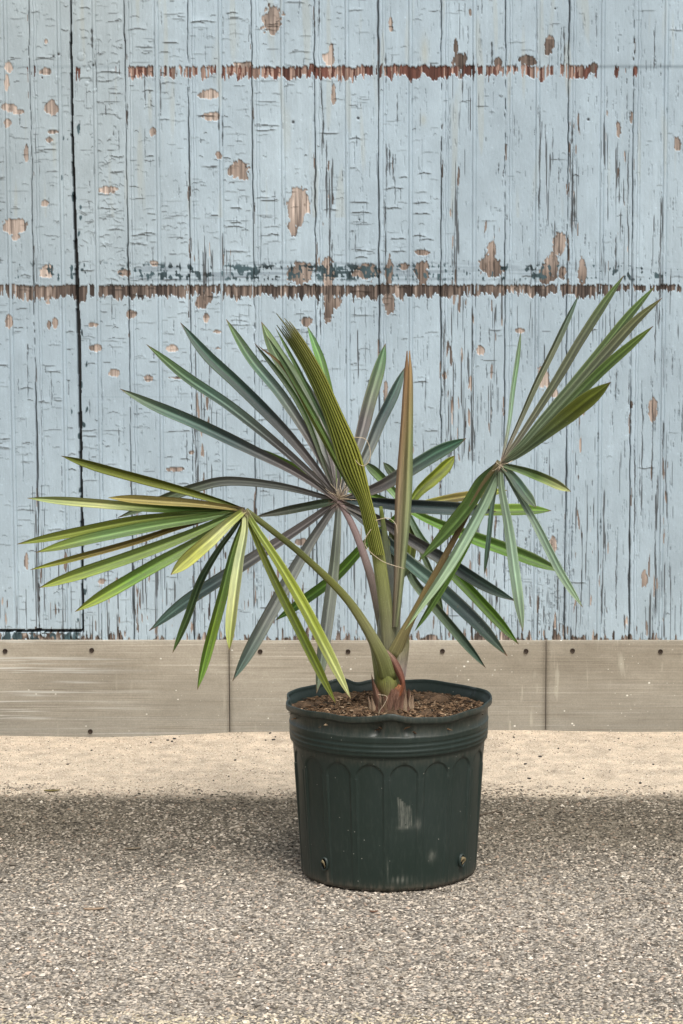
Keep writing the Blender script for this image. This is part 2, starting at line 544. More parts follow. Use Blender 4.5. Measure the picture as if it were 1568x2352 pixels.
# ---- bare wood: (u, v, half width, half height)
patch = [(624, 44, 23, 31), (480, 217, 22, 11), (486, 268, 19, 10), (350, 303, 9, 13), (551, 392, 25, 20), (674, 488, 14, 50),
         (692, 466, 21, 33), (684, 500, 14, 28), (250, 436, 19, 9), (502, 358, 9, 10), (118, 247, 15, 18), (22, 248, 18, 9), (42, 258, 14, 6),
         (32, 520, 27, 17), (36, 545, 10, 9), (106, 625, 14, 17), (15, 190, 7, 22), (18, 155, 9, 12), (60, 352, 6, 22), (18, 281, 9, 9),
         (122, 303, 14, 5), (114, 321, 9, 7), (104, 468, 10, 7), (104, 164, 14, 9), (285, 628, 13, 9), (354, 606, 10, 8), (473, 732, 7, 11),
         (500, 762, 10, 4), (705, 738, 16, 11), (690, 628, 30, 26), (840, 625, 34, 19), (925, 612, 12, 9), (967, 622, 17, 24),
         (968, 580, 18, 7), (755, 634, 16, 36), (893, 625, 9, 36), (1127, 610, 26, 30), (1130, 575, 10, 22), (1284, 560, 14, 30),
         (1268, 610, 16, 30), (1250, 630, 14, 26), (1338, 622, 9, 34), (1290, 625, 9, 16), (1056, 140, 18, 20), (1047, 110, 5, 22),
         (1212, 140, 22, 12), (1264, 100, 12, 22), (1258, 112, 7, 14), (1143, 143, 8, 12), (755, 134, 14, 16), (760, 118, 5, 16),
         (465, 690, 18, 18), (480, 685, 10, 12), (755, 700, 15, 36), (770, 697, 13, 14), (891, 690, 15, 28), (766, 215, 5, 22),
         (897, 60, 5, 20), (500, 800, 8, 3), (220, 799, 14, 8), (396, 801, 15, 8), (262, 857, 12, 11), (340, 868, 13, 8), (410, 868, 20, 4),
         (403, 1078, 18, 5), (300, 722, 14, 10), (215, 746, 13, 5), (112, 748, 5, 10), (126, 740, 7, 12), (1247, 870, 14, 28), (1272, 897, 10, 16),
         (1500, 940, 10, 26), (1340, 940, 5, 14), (1104, 805, 9, 11), (1556, 332, 7, 16), (1364, 156, 9, 12), (1450, 930, 4, 9),
         (690, 1246, 16, 8), (234, 1335, 8, 7), (1195, 760, 12, 6), (1020, 865, 5, 9), (1255, 880, 8, 14), (885, 900, 5, 26),
         (60, 1290, 5, 16), (150, 1290, 4, 20), (1270, 1250, 8, 22), (1480, 1330, 7, 24), (1420, 300, 5, 16), (208, 1226, 6, 3),
         (440, 1040, 6, 5), (105, 95, 4, 6), (1080, 30, 4, 8), (1450, 270, 4, 14), (110, 695, 5, 4), (20, 740, 8, 14), (560, 150, 22, 8)]
fld = np.full(SH, -9., np.float32)
rag = nz(1.5, 2.2, 8) * .10 + nz(5, 6, 9) * .12
for (a, b, c, d) in patch:
    m_ = (np.abs(U - a) < c * 2.2) & (np.abs(V - b) < d * 2.2)
    f = 1 - np.sqrt(((U[m_] - a) / c) ** 2 + ((V[m_] - b) / d) ** 2)
    fld[m_] = np.maximum(fld[m_], f)
patchm = (fld + rag > 0.02) & (fld > -.9)
bare = np.maximum(bare, patchm * 1.0)
pt_tone = nz(40, 40, 12)
tone = np.where(patchm, .22 + .12 * pt_tone, tone)
tone = np.where(patchm & (V > 540) & (V < 730) & (U > 430), .50 + .15 * pt_tone, tone)
tone = np.where(patchm & (V > 90) & (V < 200) & (U > 1000), .72, tone)

# ---- the two scuffed bands across the boards
rowv = gnoise((1, SH[1]), 1.1 / DX, .01, 20)[0][None, :]
roww = gnoise((1, SH[1]), 9 / DX, .01, 21)[0][None, :]
rowx = gnoise((1, SH[1]), 24 / DX, .01, 22)[0][None, :]
comb = gnoise((1, SH[1]), 1.3 / DX, .01, 23)[0][None, :]


def near_lines(lines, wid):
    d = np.full(SH[1], 1e9)
    for L in lines:
        d = np.minimum(d, np.abs(ux - L))
    return (d < wid)[None, :]


lineb = near_lines(beads, 7) | near_lines(joints, 3)
pres = np.interp(U, [292, 300, 345, 352, 372, 420, 440, 560, 720, 735, 845, 860, 880, 1005, 1018, 1085, 1095, 1230, 1240, 1270, 1285, 1340, 1352, 1375, 1392, 1440, 1456, 1470],
                 [-2, 1.2, 1.2, -1, .4, .4, .5, .8, 1.2, 2, 2, -1.5, 2, 2, 1.8, 1.6, 1.0, 1.2, 1.3, .2, 1.6, 1.6, 0, .2, -.7, -.7, .6, -3])
st2 = nz(1.2, 7, 24); st3 = nz(1.5, 22, 25); st4 = nz(4, 9, 26)
lo1 = 152 + 1.3 * rowv + 1.6 * roww - 1.6 * st2
hi1 = 174 + 2.0 * rowv + 2.6 * roww + 2.6 * st2 + 3.5 * st4
b1 = (V > lo1) & (V < hi1 + np.clip(pres, 0, 2) * 2) & ((pres + .45 * roww + .22 * rowx + .85 * st3 - .7 * lineb) > 0)
pres2 = np.interp(U, [-200, 0, 150, 196, 230, 300, 310, 1290, 1310, 1400, 1440, 1480, 1600], [1.2, 1.1, 1.1, 1.1, 1.1, 1.1, 2, 2, 1.8, 1.2, .5, .6, .9])
lo2 = 655 + .9 * rowv + .8 * roww - 1.0 * st2
hi2 = 681 + 2.2 * rowv + 2.4 * roww + 2 * rowx + 2.8 * st2 + 3.5 * st4
hi2 = np.where(U > 1400, 668 + 2 * rowv, hi2)
b2 = (V > lo2) & (V < hi2) & ((pres2 + .4 * roww + .3 * rowx + .75 * st3 - .7 * lineb) > 0)
bare = np.where(b1 | b2, 1, bare)
tone = np.where(b1, .50 + .20 * st3 + .14 * comb + .18 * rowx + .20 * sm(650, 760, U) - .25 * sm(1200, 1250, U), tone)
tone = np.where(b2, .80 + .20 * st3 + .12 * comb + .10 * rowx - .25 * (U < 160), tone)
hh = np.where(b1 | b2, hh - .0006 + .0005 * np.clip(comb, -1, 1), hh)
redm = b1 * 1.0

# ---- fine vertical checking
reg = [(440, 530, 570, 665, 1.0), (447, 482, 900, 1190, 1.0), (738, 768, 380, 640, .9), (1027, 1066, 390, 660, 1.1), (1110, 1156, 520, 662, 1.1),
       (1298, 1335, 260, 640, .75), (1022, 1090, 680, 1060, 1.15), (1120, 1160, 690, 1040, .8), (1018, 1150, 1180, 1470, 1.25),
       (300, 410, 1290, 1470, .95), (70, 105, 1150, 1450, 1.0), (130, 160, 1250, 1450, .7), (60, 90, 300, 640, .35), (560, 720, 1240, 1470, .95), (880, 1000, 1150, 1470, .9),
       (1312, 1345, 880, 1470, .8), (1480, 1545, 1050, 1470, .85), (1380, 1400, 250, 640, .6), (1410, 1445, 330, 700, .55), (890, 905, 380, 480, 1.0),
       (470, 500, 590, 640, 1.0), (590, 640, 1250, 1470, .8), (1180, 1290, 1350, 1470, .8), (720, 745, 560, 720, .9), (930, 1000, 1000, 1150, .5),
       (300, 340, 1100, 1300, .5), (440, 520, 1200, 1470, .8), (215, 290, 1330, 1470, .7), (1350, 1400, 1200, 1470, .7), (1500, 1530, 400, 900, .45),
       (0, 60, 1380, 1450, .8), (100, 190, 1380, 1450, .8), (770, 870, 1200, 1470, .75), (1170, 1300, 640, 1200, .18), (1310, 1568, 640, 1200, .35),
       (740, 860, 720, 1200, .25), (440, 720, 700, 1200, .15), (640, 720, 430, 560, .3), (1240, 1300, 300, 640, .35), (1040, 1100, 30, 380, .35)]
Dn = np.zeros(SH, np.float32)
for (a, b, c, d, s) in reg:
    Dn = np.maximum(Dn, s * sm(a - 5, a + 6, U) * sm(b + 5, b - 6, U) * sm(c - 50, c + 30, V) * sm(d + 40, d - 25, V))
Dn = np.maximum(Dn, .9 * sm(1395, 1460, V + 12 * nz(8, 8, 30)))
vc = nz(.9, 26, 31) * .8 + nz(.7, 60, 32) * .6 + .25 * nz(30, 60, 33)
ck = sm(2.15, 2.5, vc + 1.15 * Dn) * (Dn > .1)
ck2 = sm(2.45, 2.8, vc + 1.15 * Dn) * (Dn > .1)
dark = np.maximum(dark, .85 * ck)
hh -= .0016 * ck
ckw = sm(2.45, 2.65, nz(1.8, 14, 34) + .9 * Dn) * (Dn > .45)          # bigger flakes gone where the checking is worst
bare = np.maximum(bare, ckw)
tone = np.where((ckw > .5) & ~b1 & ~b2, .42 + .25 * nz(3, 30, 35), tone)
# foot of the boards: ragged lower edge, worn to the wood
ftm = (V + 9 * nz(1.6, 10, 36) + 6 * nz(7, 8, 37) > 1466) & (V > 1390)
bare = np.where(ftm, 1, bare); tone = np.where(ftm, .5 + .3 * nz(1.5, 10, 37), tone)
under = np.zeros(SH, np.float32)
under = np.maximum(under, sm(.55, .9, tealn) * (V > 1452) * (U < 200))
low = (V > 1455) & (U < 196)
bare = np.where(low & (nz(4, 5, 38) > -.1), 1, bare); tone = np.where(low, .55 + .25 * nz(3, 4, 39), tone)

# ---- undercoat smears above the second band
sm2 = sm(596, 612, V) * sm(650, 640, V)
smr = np.interp(U, [290, 310, 380, 430, 560, 640, 730, 800, 900, 1010, 1120, 1240, 1330, 1400, 1568], [0, .6, 1.0, 1.1, .8, .9, 1.1, 1.25, .9, .8, .3, .9, .3, .25, .35])
un = nz(9, 1.6, 50) * .35 + nz(1.8, 4, 51) * .65 + .35 * roww
under = np.maximum(under, sm(1.05, 1.35, un + .85 * smr * sm2) * sm2)
greyline = sm2 * smr * .8 * sm(.0, 1.2, nz(30, 2.0, 52) + .5)
# teal flecks by the door gap
tz = np.exp(-np.abs(U - gate_u) / 12) * np.interp(V, [200, 350, 500, 640, 800, 1450], [0, .8, 1.3, .8, .5, .7])
under = np.maximum(under, sm(1.25, 1.5, tealn * .6 + tz) * (tz > .1) * (V < 1452))

# ---- horizontal cracks with lifted lips
sid = np.random.default_rng(77)
lines_all = np.array(sorted(joints + beads + [175]))


def cell(u):
    i = np.searchsorted(lines_all, u)
    return lines_all[max(i - 1, 0)] + 4, lines_all[min(i, len(lines_all) - 1)] - 4


def col_i(u): return int(np.searchsorted(ux, u))
def row_i(v): return int(np.searchsorted(vz, v))


def hcrack(u, v, L, lift, dk, arch, slope):
    # u, v, L in wall units; the crack stays within its strip of board
    lo, hi = cell(u)
    a, b = max(u - L / 2, lo), min(u + L / 2, hi)
    if b - a < 5: return
    i0, i1 = col_i(a), col_i(b); j0, j1 = row_i(v - 16), row_i(v + 9)
    if i1 <= i0 or j1 <= j0: return
    us = UU[j0:j1, i0:i1]; vs = VV[j0:j1, i0:i1]
    t = (us - a) / (b - a)
    cv = v + slope * (t - .5) * 6 + arch * (1 - (2 * t - 1) ** 2) * -3 + .9 * np.sin(t * 9 + u) * .6
    dd = vs - cv
    end = np.clip(np.minimum(t, 1 - t) * 5, 0, 1)
    s = np.exp(-(np.clip(dd, 0, 99) / 1.0) ** 2) * (dd > -1.0) * end
    dark[j0:j1, i0:i1] = np.maximum(dark[j0:j1, i0:i1], s * dk)
    lift *= .55
    hh[j0:j1, i0:i1] += lift * end * np.exp(np.clip(dd, -99, 0) / 5.5) * (dd < .3)
    hh[j0:j1, i0:i1] -= .35 * lift * end * np.exp(-np.clip(dd, 0, 99) / 4) * (dd >= .3)


for _ in range(4600):
    u = sid.uniform(-100, 1600); v = sid.uniform(-60, 1440)
    dens = np.interp(u, [-100, 430, 720, 860, 1010, 1170, 1600], [1, 1.0, .75, .40, .30, .12, .07])
    dens *= np.interp(v, [0, 200, 600, 900, 1440], [1, 1, .9, .75, .35])
    dens *= (.45 + .75 * abs(math.sin(int(u / 72) * 2.4 + 1))) * (1 + .6 * math.sin(v * .021 + int(u / 72) * 1.9))
    if sid.random() > dens: continue
    big_ = sid.random() < .07
    hcrack(u, v, sid.uniform(34, 70) if big_ else 7 + sid.exponential(15), (.0028 if big_ else sid.uniform(.0005, .0015)),
           sid.uniform(.55, .95) if big_ else sid.choice([.25, .4, .6, .85], p=[.3, .3, .25, .15]), sid.uniform(-.6, 1.4), sid.uniform(-.5, .5))
for (u, v, L) in [(820, 457, 60), (822, 480, 70), (905, 425, 50), (960, 458, 55), (965, 483, 50), (950, 533, 60), (915, 540, 40), (345, 527, 44), (540, 512, 50),
                  (620, 453, 44), (545, 470, 30), (810, 312, 44), (545, 503, 30), (975, 391, 34), (905, 470, 40), (630, 530, 30), (830, 582, 34), (400, 97, 40), (540, 30, 30),
                  (705, 350, 8), (500, 487, 34), (350, 352, 20), (480, 262, 44), (980, 541, 36), (860, 865, 44), (960, 868, 50), (1320, 395, 16), (935, 400, 40)]:
    hcrack(u, v, L, .003, .95, .8, sid.uniform(-.3, .3))


def vcrack(u, v0, v1, wid, dk, wander=1.2):
    j0, j1 = row_i(v0), row_i(v1)
    if j1 - j0 < 3: return
    n_ = j1 - j0
    ph = sid.uniform(0, 9)
    path = u + np.cumsum(sid.normal(0, .35, n_)) * wander * .6
    path += -(np.linspace(0, 1, n_)) * (path[-1] - u) * .6
    t = np.linspace(0, 1, n_)
    ww = wid * np.clip(np.minimum(t, 1 - t) * 6, 0.15, 1) * (1 + .5 * np.sin(t * 17 + ph))
    i0, i1 = col_i(u - 14), col_i(u + 14)
    d = np.abs(UU[j0:j1, i0:i1] - path[:, None])
    s = np.clip(1.3 - d / np.maximum(ww[:, None], .3), 0, 1)
    dark[j0:j1, i0:i1] = np.maximum(dark[j0:j1, i0:i1], s * dk)
    hh[j0:j1, i0:i1] -= .0022 * s


for _ in range(900):
    u = sid.uniform(-100, 1600); v = sid.uniform(-60, 1440)
    dens = np.interp(u, [-100, 430, 720, 1000, 1600], [.25, .35, .55, .8, 1.0]) * np.interp(v, [0, 400, 900, 1440], [.5, .7, 1, 1])
    if sid.random() > dens: continue
    vcrack(u, v, v + sid.exponential(34) + 8, sid.uniform(.6, 1.3), sid.uniform(.35, .9))
for (u, v0, v1, wd) in [(737, 0, 60, 1.6), (740, 140, 380, 1.3), (752, 300, 470, 1.2), (758, 430, 610, 1.5), (764, 540, 640, 1.5), (745, 250, 340, 1.4), (887, 120, 190, 1.6),
                        (888, 320, 430, 1.3), (895, 330, 400, 1.6), (903, 340, 410, 1.4), (884, 430, 620, 1.5), (1237, 240, 500, 1.5), (1309, 280, 330, 2), (1313, 330, 560, 2.0), (1317, 430, 520, 2.2),
                        (1420, 360, 470, 1.3), (1412, 530, 620, 1.8), (1440, 280, 640, 1.2), (1515, 430, 700, 1.5), (1512, 560, 760, 1.4), (730, 640, 700, 1.6), (735, 690, 760, 1.5),
                        (1085, 120, 190, 1.5), (1061, 120, 230, 1.3), (1127, 90, 150, 1.8), (1290, 60, 150, 1.6), (1495, 60, 160, 1.0), (340, 160, 240, 1.1), (375, 150, 260, 1.2),
                        (508, 240, 300, 1.5), (515, 260, 330, 1.3), (300, 230, 290, 1.3), (445, 930, 1100, 1.8), (1020, 700, 940, 1.7), (1450, 1180, 1420, 2.2), (1510, 1100, 1440, 1.4),
                        (1475, 900, 1200, 1.3), (1500, 850, 1150, 1.3), (1420, 1250, 1420, 1.2), (1505, 700, 840, 1.2), (78, 1320, 1450, 2.2), (440, 1300, 1450, 1.8), (222, 60, 110, 2.2),
                        (250, 235, 262, 1.2), (480, 850, 940, 1), (600, 1240, 1300, 1.3), (1090, 780, 1050, 1.0), (1460, 1000, 1250, 1.4), (1387, 1330, 1440, 1.6)]:
    vcrack(u, v0, v1, wd, .95)
for _ in range(3200):                    # hairlines in the old paint
    u = sid.uniform(-60, 1600); v = sid.uniform(-60, 1440)
    if sid.random() > np.interp(u, [0, 700, 1568], [.35, .6, 1]): continue
    vcrack(u, v, v + 6 + sid.exponential(16), .45, sid.uniform(.12, .38), .8)
# blocky alligatoring low on the right
for _ in range(230):
    u = sid.uniform(1165, 1320); v = sid.uniform(1180, 1440)
    if sid.random() < .6: vcrack(u, v, v + sid.uniform(10, 40), .8, .6, 1.2)
    else: hcrack(u, v, sid.uniform(6, 16), .0008, .5, sid.uniform(-1, 1), sid.uniform(-1, 1))
for _ in range(26):
    u = sid.uniform(190, 290); v = sid.uniform(40, 640)
    vcrack(u, v, v + sid.uniform(8, 34), .5, .4, 2.0)
for _ in range(70):
    hcrack(sid.uniform(195, 290), sid.uniform(40, 660), sid.uniform(8, 26), .0016, .5, sid.uniform(-1, 1.5), sid.uniform(-2, 2))
# nail holes and filled nail heads
for (u, v, r, dkk) in [(122, 130, 2.6, 1), (134, 125, 3, 1), (214, 150, 3, 1), (214, 90, 7, 0), (199, 192, 5, 0), (186, 130, 9, 0), (216, 208, 5, 0), (202, 160, 4, 0),
                       (132, 180, 6, 0), (130, 187, 5, 0), (673, 281, 3.2, 1), (822, 272, 3, 1), (1351, 275, 3, 1), (825, 505, 2, 1), (258, 163, 4, 0), (1275, 20, 2, 1)]:
    d = np.sqrt((U - u) ** 2 + (V - v) ** 2)
    if dkk:
        dark = np.maximum(dark, np.clip(1.4 - d / r, 0, 1)); hh -= .004 * np.clip(1.4 - d / r, 0, 1)
    else:
        hh += .0012 * np.exp(-(d / r) ** 4) - .0008 * np.exp(-((d - r * 1.2) / 1.4) ** 2)

# ---- put the surface together
lat = ((UU > -118) & (UU < 1700))                        # fine part of the grid
bmask = np.clip(bare, 0, 1)
hh -= .0017 * bmask
hh += .00010 * nz(4, 9, 60) * (1 - bmask) + .00008 * nz(1.3, 3, 61) * (1 - bmask) + .0006 * nz(60, 90, 62)
lips = np.clip(np.roll(bmask, 2, 0) + np.roll(bmask, -2, 0) + np.roll(bmask, 2, 1) + np.roll(bmask, -2, 1), 0, 1) * (1 - bmask)
hh += .0005 * lips * (nz(4, 4, 63) > -.2)

big1, big2, big3 = nz(120, 160, 70), nz(25, 60, 71), nz(9, 14, 72)
paint = np.stack([np.full(SH, .375), np.full(SH, .462), np.full(SH, .518)], -1).astype(np.float32)
PAINT_GREY = np.array([.385, .44, .45])
gy_ = np.clip(sm(500, 180, U) * sm(1000, 300, V) * .75 + .25 * big1 * .3, 0, 1)[..., None]
paint = paint * (1 - gy_) + PAINT_GREY * gy_
flk = sm(2.3, 2.7, nz(1.6, 1.6, 75))
paint *= (1 + .16 * flk - .20 * sm(2.4, 2.8, nz(1.3, 1.6, 76)))[..., None]
paint *= (1 + .035 * big1 + .03 * big2 + .02 * big3)[..., None]
# pale chalky and yellow runs
paint *= (1 + .05 * sm(.6, 1.6, nz(3, 90, 73)))[..., None]
yel = (.30 * np.exp(-(((U - 975) / 9) ** 2 + ((V - 120) / 34) ** 2)) + .25 * np.exp(-(((U - 972) / 7) ** 2 + ((V - 275) / 12) ** 2)) +
       .15 * sm(1.0, 2.0, nz(5, 60, 74)) * (V < 500))[..., None]
paint = paint * (1 - yel) + np.array([.42, .36, .17]) * yel
gl = np.clip(greyline, 0, .8)[..., None]
paint = paint * (1 - gl) + np.array([.22, .27, .31]) * gl
# faint grey mark running on from the first band; at right, painted groove shadow
fm = (np.clip(1 - np.abs(V - 153) / 6, 0, 1) * (sm(1345, 1360, U) * .75 + sm(292, 250, U) * .30) + np.clip(1 - np.abs(V - 912) / 1.6, 0, 1) * (U > 190) * (U < 560) * .3)[..., None]
paint = paint * (1 - fm) + np.array([.17, .215, .24]) * fm
grain = (nz(.8, 20, 80) * .5 + nz(1.6, 50, 81) * .5)
tn = np.clip(tone, 0, 1)[..., None]
W0, W1, W2 = np.array([.46, .38, .325]), np.array([.195, .150, .122]), np.array([.055, .041, .034])
wood = np.where(tn < .5, W0 + (W1 - W0) * tn * 2, W1 + (W2 - W1) * (tn - .5) * 2)
red = redm[..., None]
wood = wood * (1 - red) + red * np.where(tn < .55, np.array([.33, .225, .18]), np.array([.115, .050, .037])) * (1 + 0 * tn)
wood = wood * np.clip(1 + .38 * grain, .3, 1.8)[..., None]
ub = np.clip(under, 0, 1)[..., None]
UN = np.array([.045, .075, .085])
bm = bmask[..., None]
colr = paint * (1 - bm) + wood * bm
colr = colr * (1 - ub) + UN * (1 + .3 * big3[..., None]) * ub
dm = np.clip(dark, 0, 1)[..., None]
colr = colr * (1 - dm * .93) + np.array([.035, .030, .026]) * dm * .93
colr = np.clip(colr, .004, .9)

M_W = m_painted()
YY = YW - hh
# feet of the boards end under the kick plates
co3 = np.stack([XW, YY, ZW], -1).reshape(-1, 3)
idx = np.arange(SH[0] * SH[1]).reshape(SH)
quads = np.stack([idx[:-1, :-1], idx[1:, :-1], idx[1:, 1:], idx[:-1, 1:]], -1)
dq = inside_door[:-1, :-1] & inside_door[1:, 1:] & ~gap[:-1, :-1]


def sub(name, mask, parent=None):
    qs = quads[mask]
    used = np.unique(qs)
    remap = np.zeros(len(co3), np.int64); remap[used] = np.arange(len(used))
    return big_mesh(name, co3[used], remap[qs], M_W,
                    {'tint': colr.reshape(-1, 3)[used], 'bare': bmask.ravel()[used]}, parent=parent)


wall = sub('boarded_wall', ~dq)
tag(wall, 'tall timber wall of pale blue boards with cracked peeling paint behind the potted palm', 'wall')
door = sub('door', dq, wall)
door['label'] = 'narrow boarded door leaf let into the left of the wall, outlined by a black gap'


def boxm(name, lo, hi, mat, parent=None, bev=0.0):
    x0, y0, z0 = lo; x1, y1, z1 = hi
    me = bpy.data.meshes.new(name)
    me.from_pydata([(x0, y0, z0), (x1, y0, z0), (x1, y1, z0), (x0, y1, z0), (x0, y0, z1), (x1, y0, z1), (x1, y1, z1), (x0, y1, z1)], [],
                   [(0, 3, 2, 1), (4, 5, 6, 7), (0, 1, 5, 4), (1, 2, 6, 5), (2, 3, 7, 6), (3, 0, 4, 7)])
    me.materials.append(mat)
    o = link(bpy.data.objects.new(name, me), parent)
    if bev:
        b = o.modifiers.new('b', 'BEVEL'); b.width = bev; b.segments = 2
    return o


M_OLD = m_plain('old_dark_timber', (.03, .026, .022), (.08, .065, .05), 40, .9, .1)
xmin, xmax = XW.min(), XW.max(); zmax = ZW.max()
boxm('backing_timber', (xmin, YW + .045, -.1), (xmax, YW + .14, zmax), M_OLD, wall)

# kick plates: sheet strips screwed over the feet of the boards
M_PL = m_plate()
M_SC = m_plain('dark_rusty_screw', (.018, .013, .010), (.06, .038, .024), 400, .6, .4, .2)
zt = P(1000, 1470, YW).z
YF = YW - .006


def wx(u):
    return (u - U0) / F_PX * depth(P(1000, 1560, YW))


plates = [(-60 - 1800, -62, zt - .001), (-60, 526, zt + .0006), (527.6, 1252.4, zt - .0003), (1254, 1900, zt + .0004), (1903, 3400, zt)]
screws = [(11, 1496), (210, 1494), (597, 1497), (799, 1497), (1016, 1496), (1208, 1496), (1315, 1495), (1517, 1497), (207, 1688), (1700, 1496)]
labs = ['kick plate', 'left kick plate with scraped silvery streaks', 'kick plate behind the pot', 'right kick plate spattered with white paint', 'kick plate']
for k, (a, b, z1) in enumerate(plates):
    x0, x1 = wx(a), wx(b)
    # front sheet with slight waves and a folded top edge
    xs = np.linspace(x0, x1, 60); prof = []
    zs = np.concatenate([np.linspace(-.03, z1 - .002, 26), [z1 - .0006, z1]])
    vs_, fs = [], []
    for iz, z in enumerate(zs):
        for x in xs:
            wv = .0007 * math.sin(x * 5 + k) * math.sin(z * 14) + .0005 * math.sin(x * 23 + z * 9)
            tp = max(0, (z - (z1 - .002)) / .002)
            vs_.append((x, YF - .001 + wv * (1 if 0 < iz else 1) + .0015 * tp * tp, z))
    nxs = len(xs)
    for iz in range(len(zs) - 1):
        for ix in range(nxs - 1):
            a_ = iz * nxs + ix
            fs.append((a_, a_ + 1, a_ + 1 + nxs, a_ + nxs))
    top = (len(zs) - 1) * nxs
    o_ = len(vs_)
    for x in xs: vs_.append((x, YW + .004, z1))
    for ix in range(nxs - 1):
        fs.append((top + ix, top + ix + 1, o_ + ix + 1, o_ + ix))
    for side in (0, nxs - 1):          # folded ends
        o2 = len(vs_)
        for z in zs: vs_.append((xs[side], YW + .004, z))
        for iz in range(len(zs) - 1):
            a_ = iz * nxs + side
            fs.append((a_, a_ + nxs, o2 + iz + 1, o2 + iz))
    pl = mesh_obj('kick_plate', vs_, fs, M_PL, wall)
    if k in (1, 2, 3): pl['label'] = labs[k]
    for (su, sv) in screws:
        if a < su < b:
            c = P(su, sv, YF - .0035)
            if sv > 1600: c.z = .012
            vs2, fs2 = [], []
            prof = [(.0076, 0.0035), (.0072, -.0004), (.0060, -.0010), (.0052, .0006), (.0030, .0006), (.0, .0006)]
            ns = 20
            for (r_, d_) in [(r1_ * .86, d1_) for r1_, d1_ in prof]:
                for j in range(ns):
                    t = 2 * math.pi * j / ns
                    cross = .0012 if (r_ < .0054 and (j % 5 == 0)) else 0
                    vs2.append((c.x + r_ * math.cos(t), c.y + d_ + cross, c.z + r_ * math.sin(t)))
            for i in range(len(prof) - 1):
                for j in range(ns):
                    fs2.append((i * ns + j, i * ns + (j + 1) % ns, (i + 1) * ns + (j + 1) % ns, (i + 1) * ns + j))
            mesh_obj('screw', vs2, fs2, M_SC, pl)


# ------------------------------------------------------------------ generic sweeps
def spline(pts, n):
    """Catmull-Rom through points, n samples"""
    p = [Vector(x) for x in pts]
    p = [p[0] * 2 - p[1]] + p + [p[-1] * 2 - p[-2]]
    L = [0]
    for i in range(1, len(p) - 2): L.append(L[-1] + (p[i + 1] - p[i]).length)
    out = []
    for k in range(n):
        s = L[-1] * k / (n - 1)
        i = 0
        while i < len(L) - 2 and s > L[i + 1]: i += 1
        t = (s - L[i]) / max(L[i + 1] - L[i], 1e-9)
        a, b, c, d = p[i], p[i + 1], p[i + 2], p[i + 3]
        out.append(.5 * ((2 * b) + (c - a) * t + (2 * a - 5 * b + 4 * c - d) * t * t + (3 * b - a - 3 * c + d) * t ** 3))
    return out


def tangents(c):
    return [(c[min(i + 1, len(c) - 1)] - c[max(i - 1, 0)]).normalized() for i in range(len(c))]


CAM = Vector((0, 0, HCAM))


def frame(c, T, roll):
    N0 = (CAM - c); N0 = (N0 - T * N0.dot(T)).normalized()
    S0 = T.cross(N0).normalized()
    cr, sr = math.cos(roll), math.sin(roll)
    return (N0 * cr + S0 * sr), (S0 * cr - N0 * sr)


def lerp_cols(cols, t):
    x = t * (len(cols) - 1); i = min(int(x), len(cols) - 2); f = x - i
    return [cols[i][k] * (1 - f) + cols[i + 1][k] * f for k in range(3)]


def tube(name, pts, radii, mat, parent, cols, flat=.8, ns=12, n=26, groove=0):
    C = spline(pts, n); T = tangents(C)
    vs, fs, cs, uv = [], [], [], []
    for i, (c, t) in enumerate(zip(C, T)):
        f = i / (n - 1)
        x = f * (len(radii) - 1); k = min(int(x), len(radii) - 2)
        r = radii[k] + (radii[k + 1] - radii[k]) * (x - k)
        N_, S_ = frame(c, t, 0)
        for j in range(ns):
            a = 2 * math.pi * j / ns
            rr = r * (1 - groove * max(0, math.cos(a)) ** 6)
            vs.append(c + S_ * math.sin(a) * rr + N_ * math.cos(a) * rr * flat)
            cs.append(lerp_cols(cols, f)); uv.append((math.sin(a) * .5 + j * .13, f, random.random() * 0))
    for i in range(n - 1):
        for j in range(ns):
            fs.append((i * ns + j, i * ns + (j + 1) % ns, (i + 1) * ns + (j + 1) % ns, (i + 1) * ns + j))
    fs.append(tuple(range(ns))[::-1]); fs.append(tuple(range((n - 1) * ns, n * ns)))
    return mesh_obj(name, vs, fs, mat, parent, True, cs, uv)


M_LF = m_tint('palm_leaf_blade', .5, .35, 0, .86, 1.14, .25, .22, (9, 1.2, 1))
M_ST = m_tint('palm_leaf_stalk', .5, .3, 0, .62, 1.32, .6, 0, (16, 2.5, 1))
M_DRY = m_tint('dry_fibrous_sheath', .8, .2, 0, .4, 1.6, 1.0, 0, (9, 2, 1), .002)

# colours of the blades
OLIVE, YG, PALE = (.15, .185, .028), (.27, .32, .045), (.44, .46, .20)
MID, BRIGHT, DEEP = (.10, .17, .045), (.13, .25, .04), (.035, .065, .03)
PURP, TEAL, NAVY = (.150, .135, .128), (.085, .150, .112), (.050, .078, .076)
GLAUC, GREY, OLBR = (.27, .39, .27), (.17, .185, .165), (.20, .155, .045)
SAGE, TAN, BRN = (.15, .20, .115), (.40, .25, .13), (.16, .08, .04)
PINK = (.30, .21, .17)


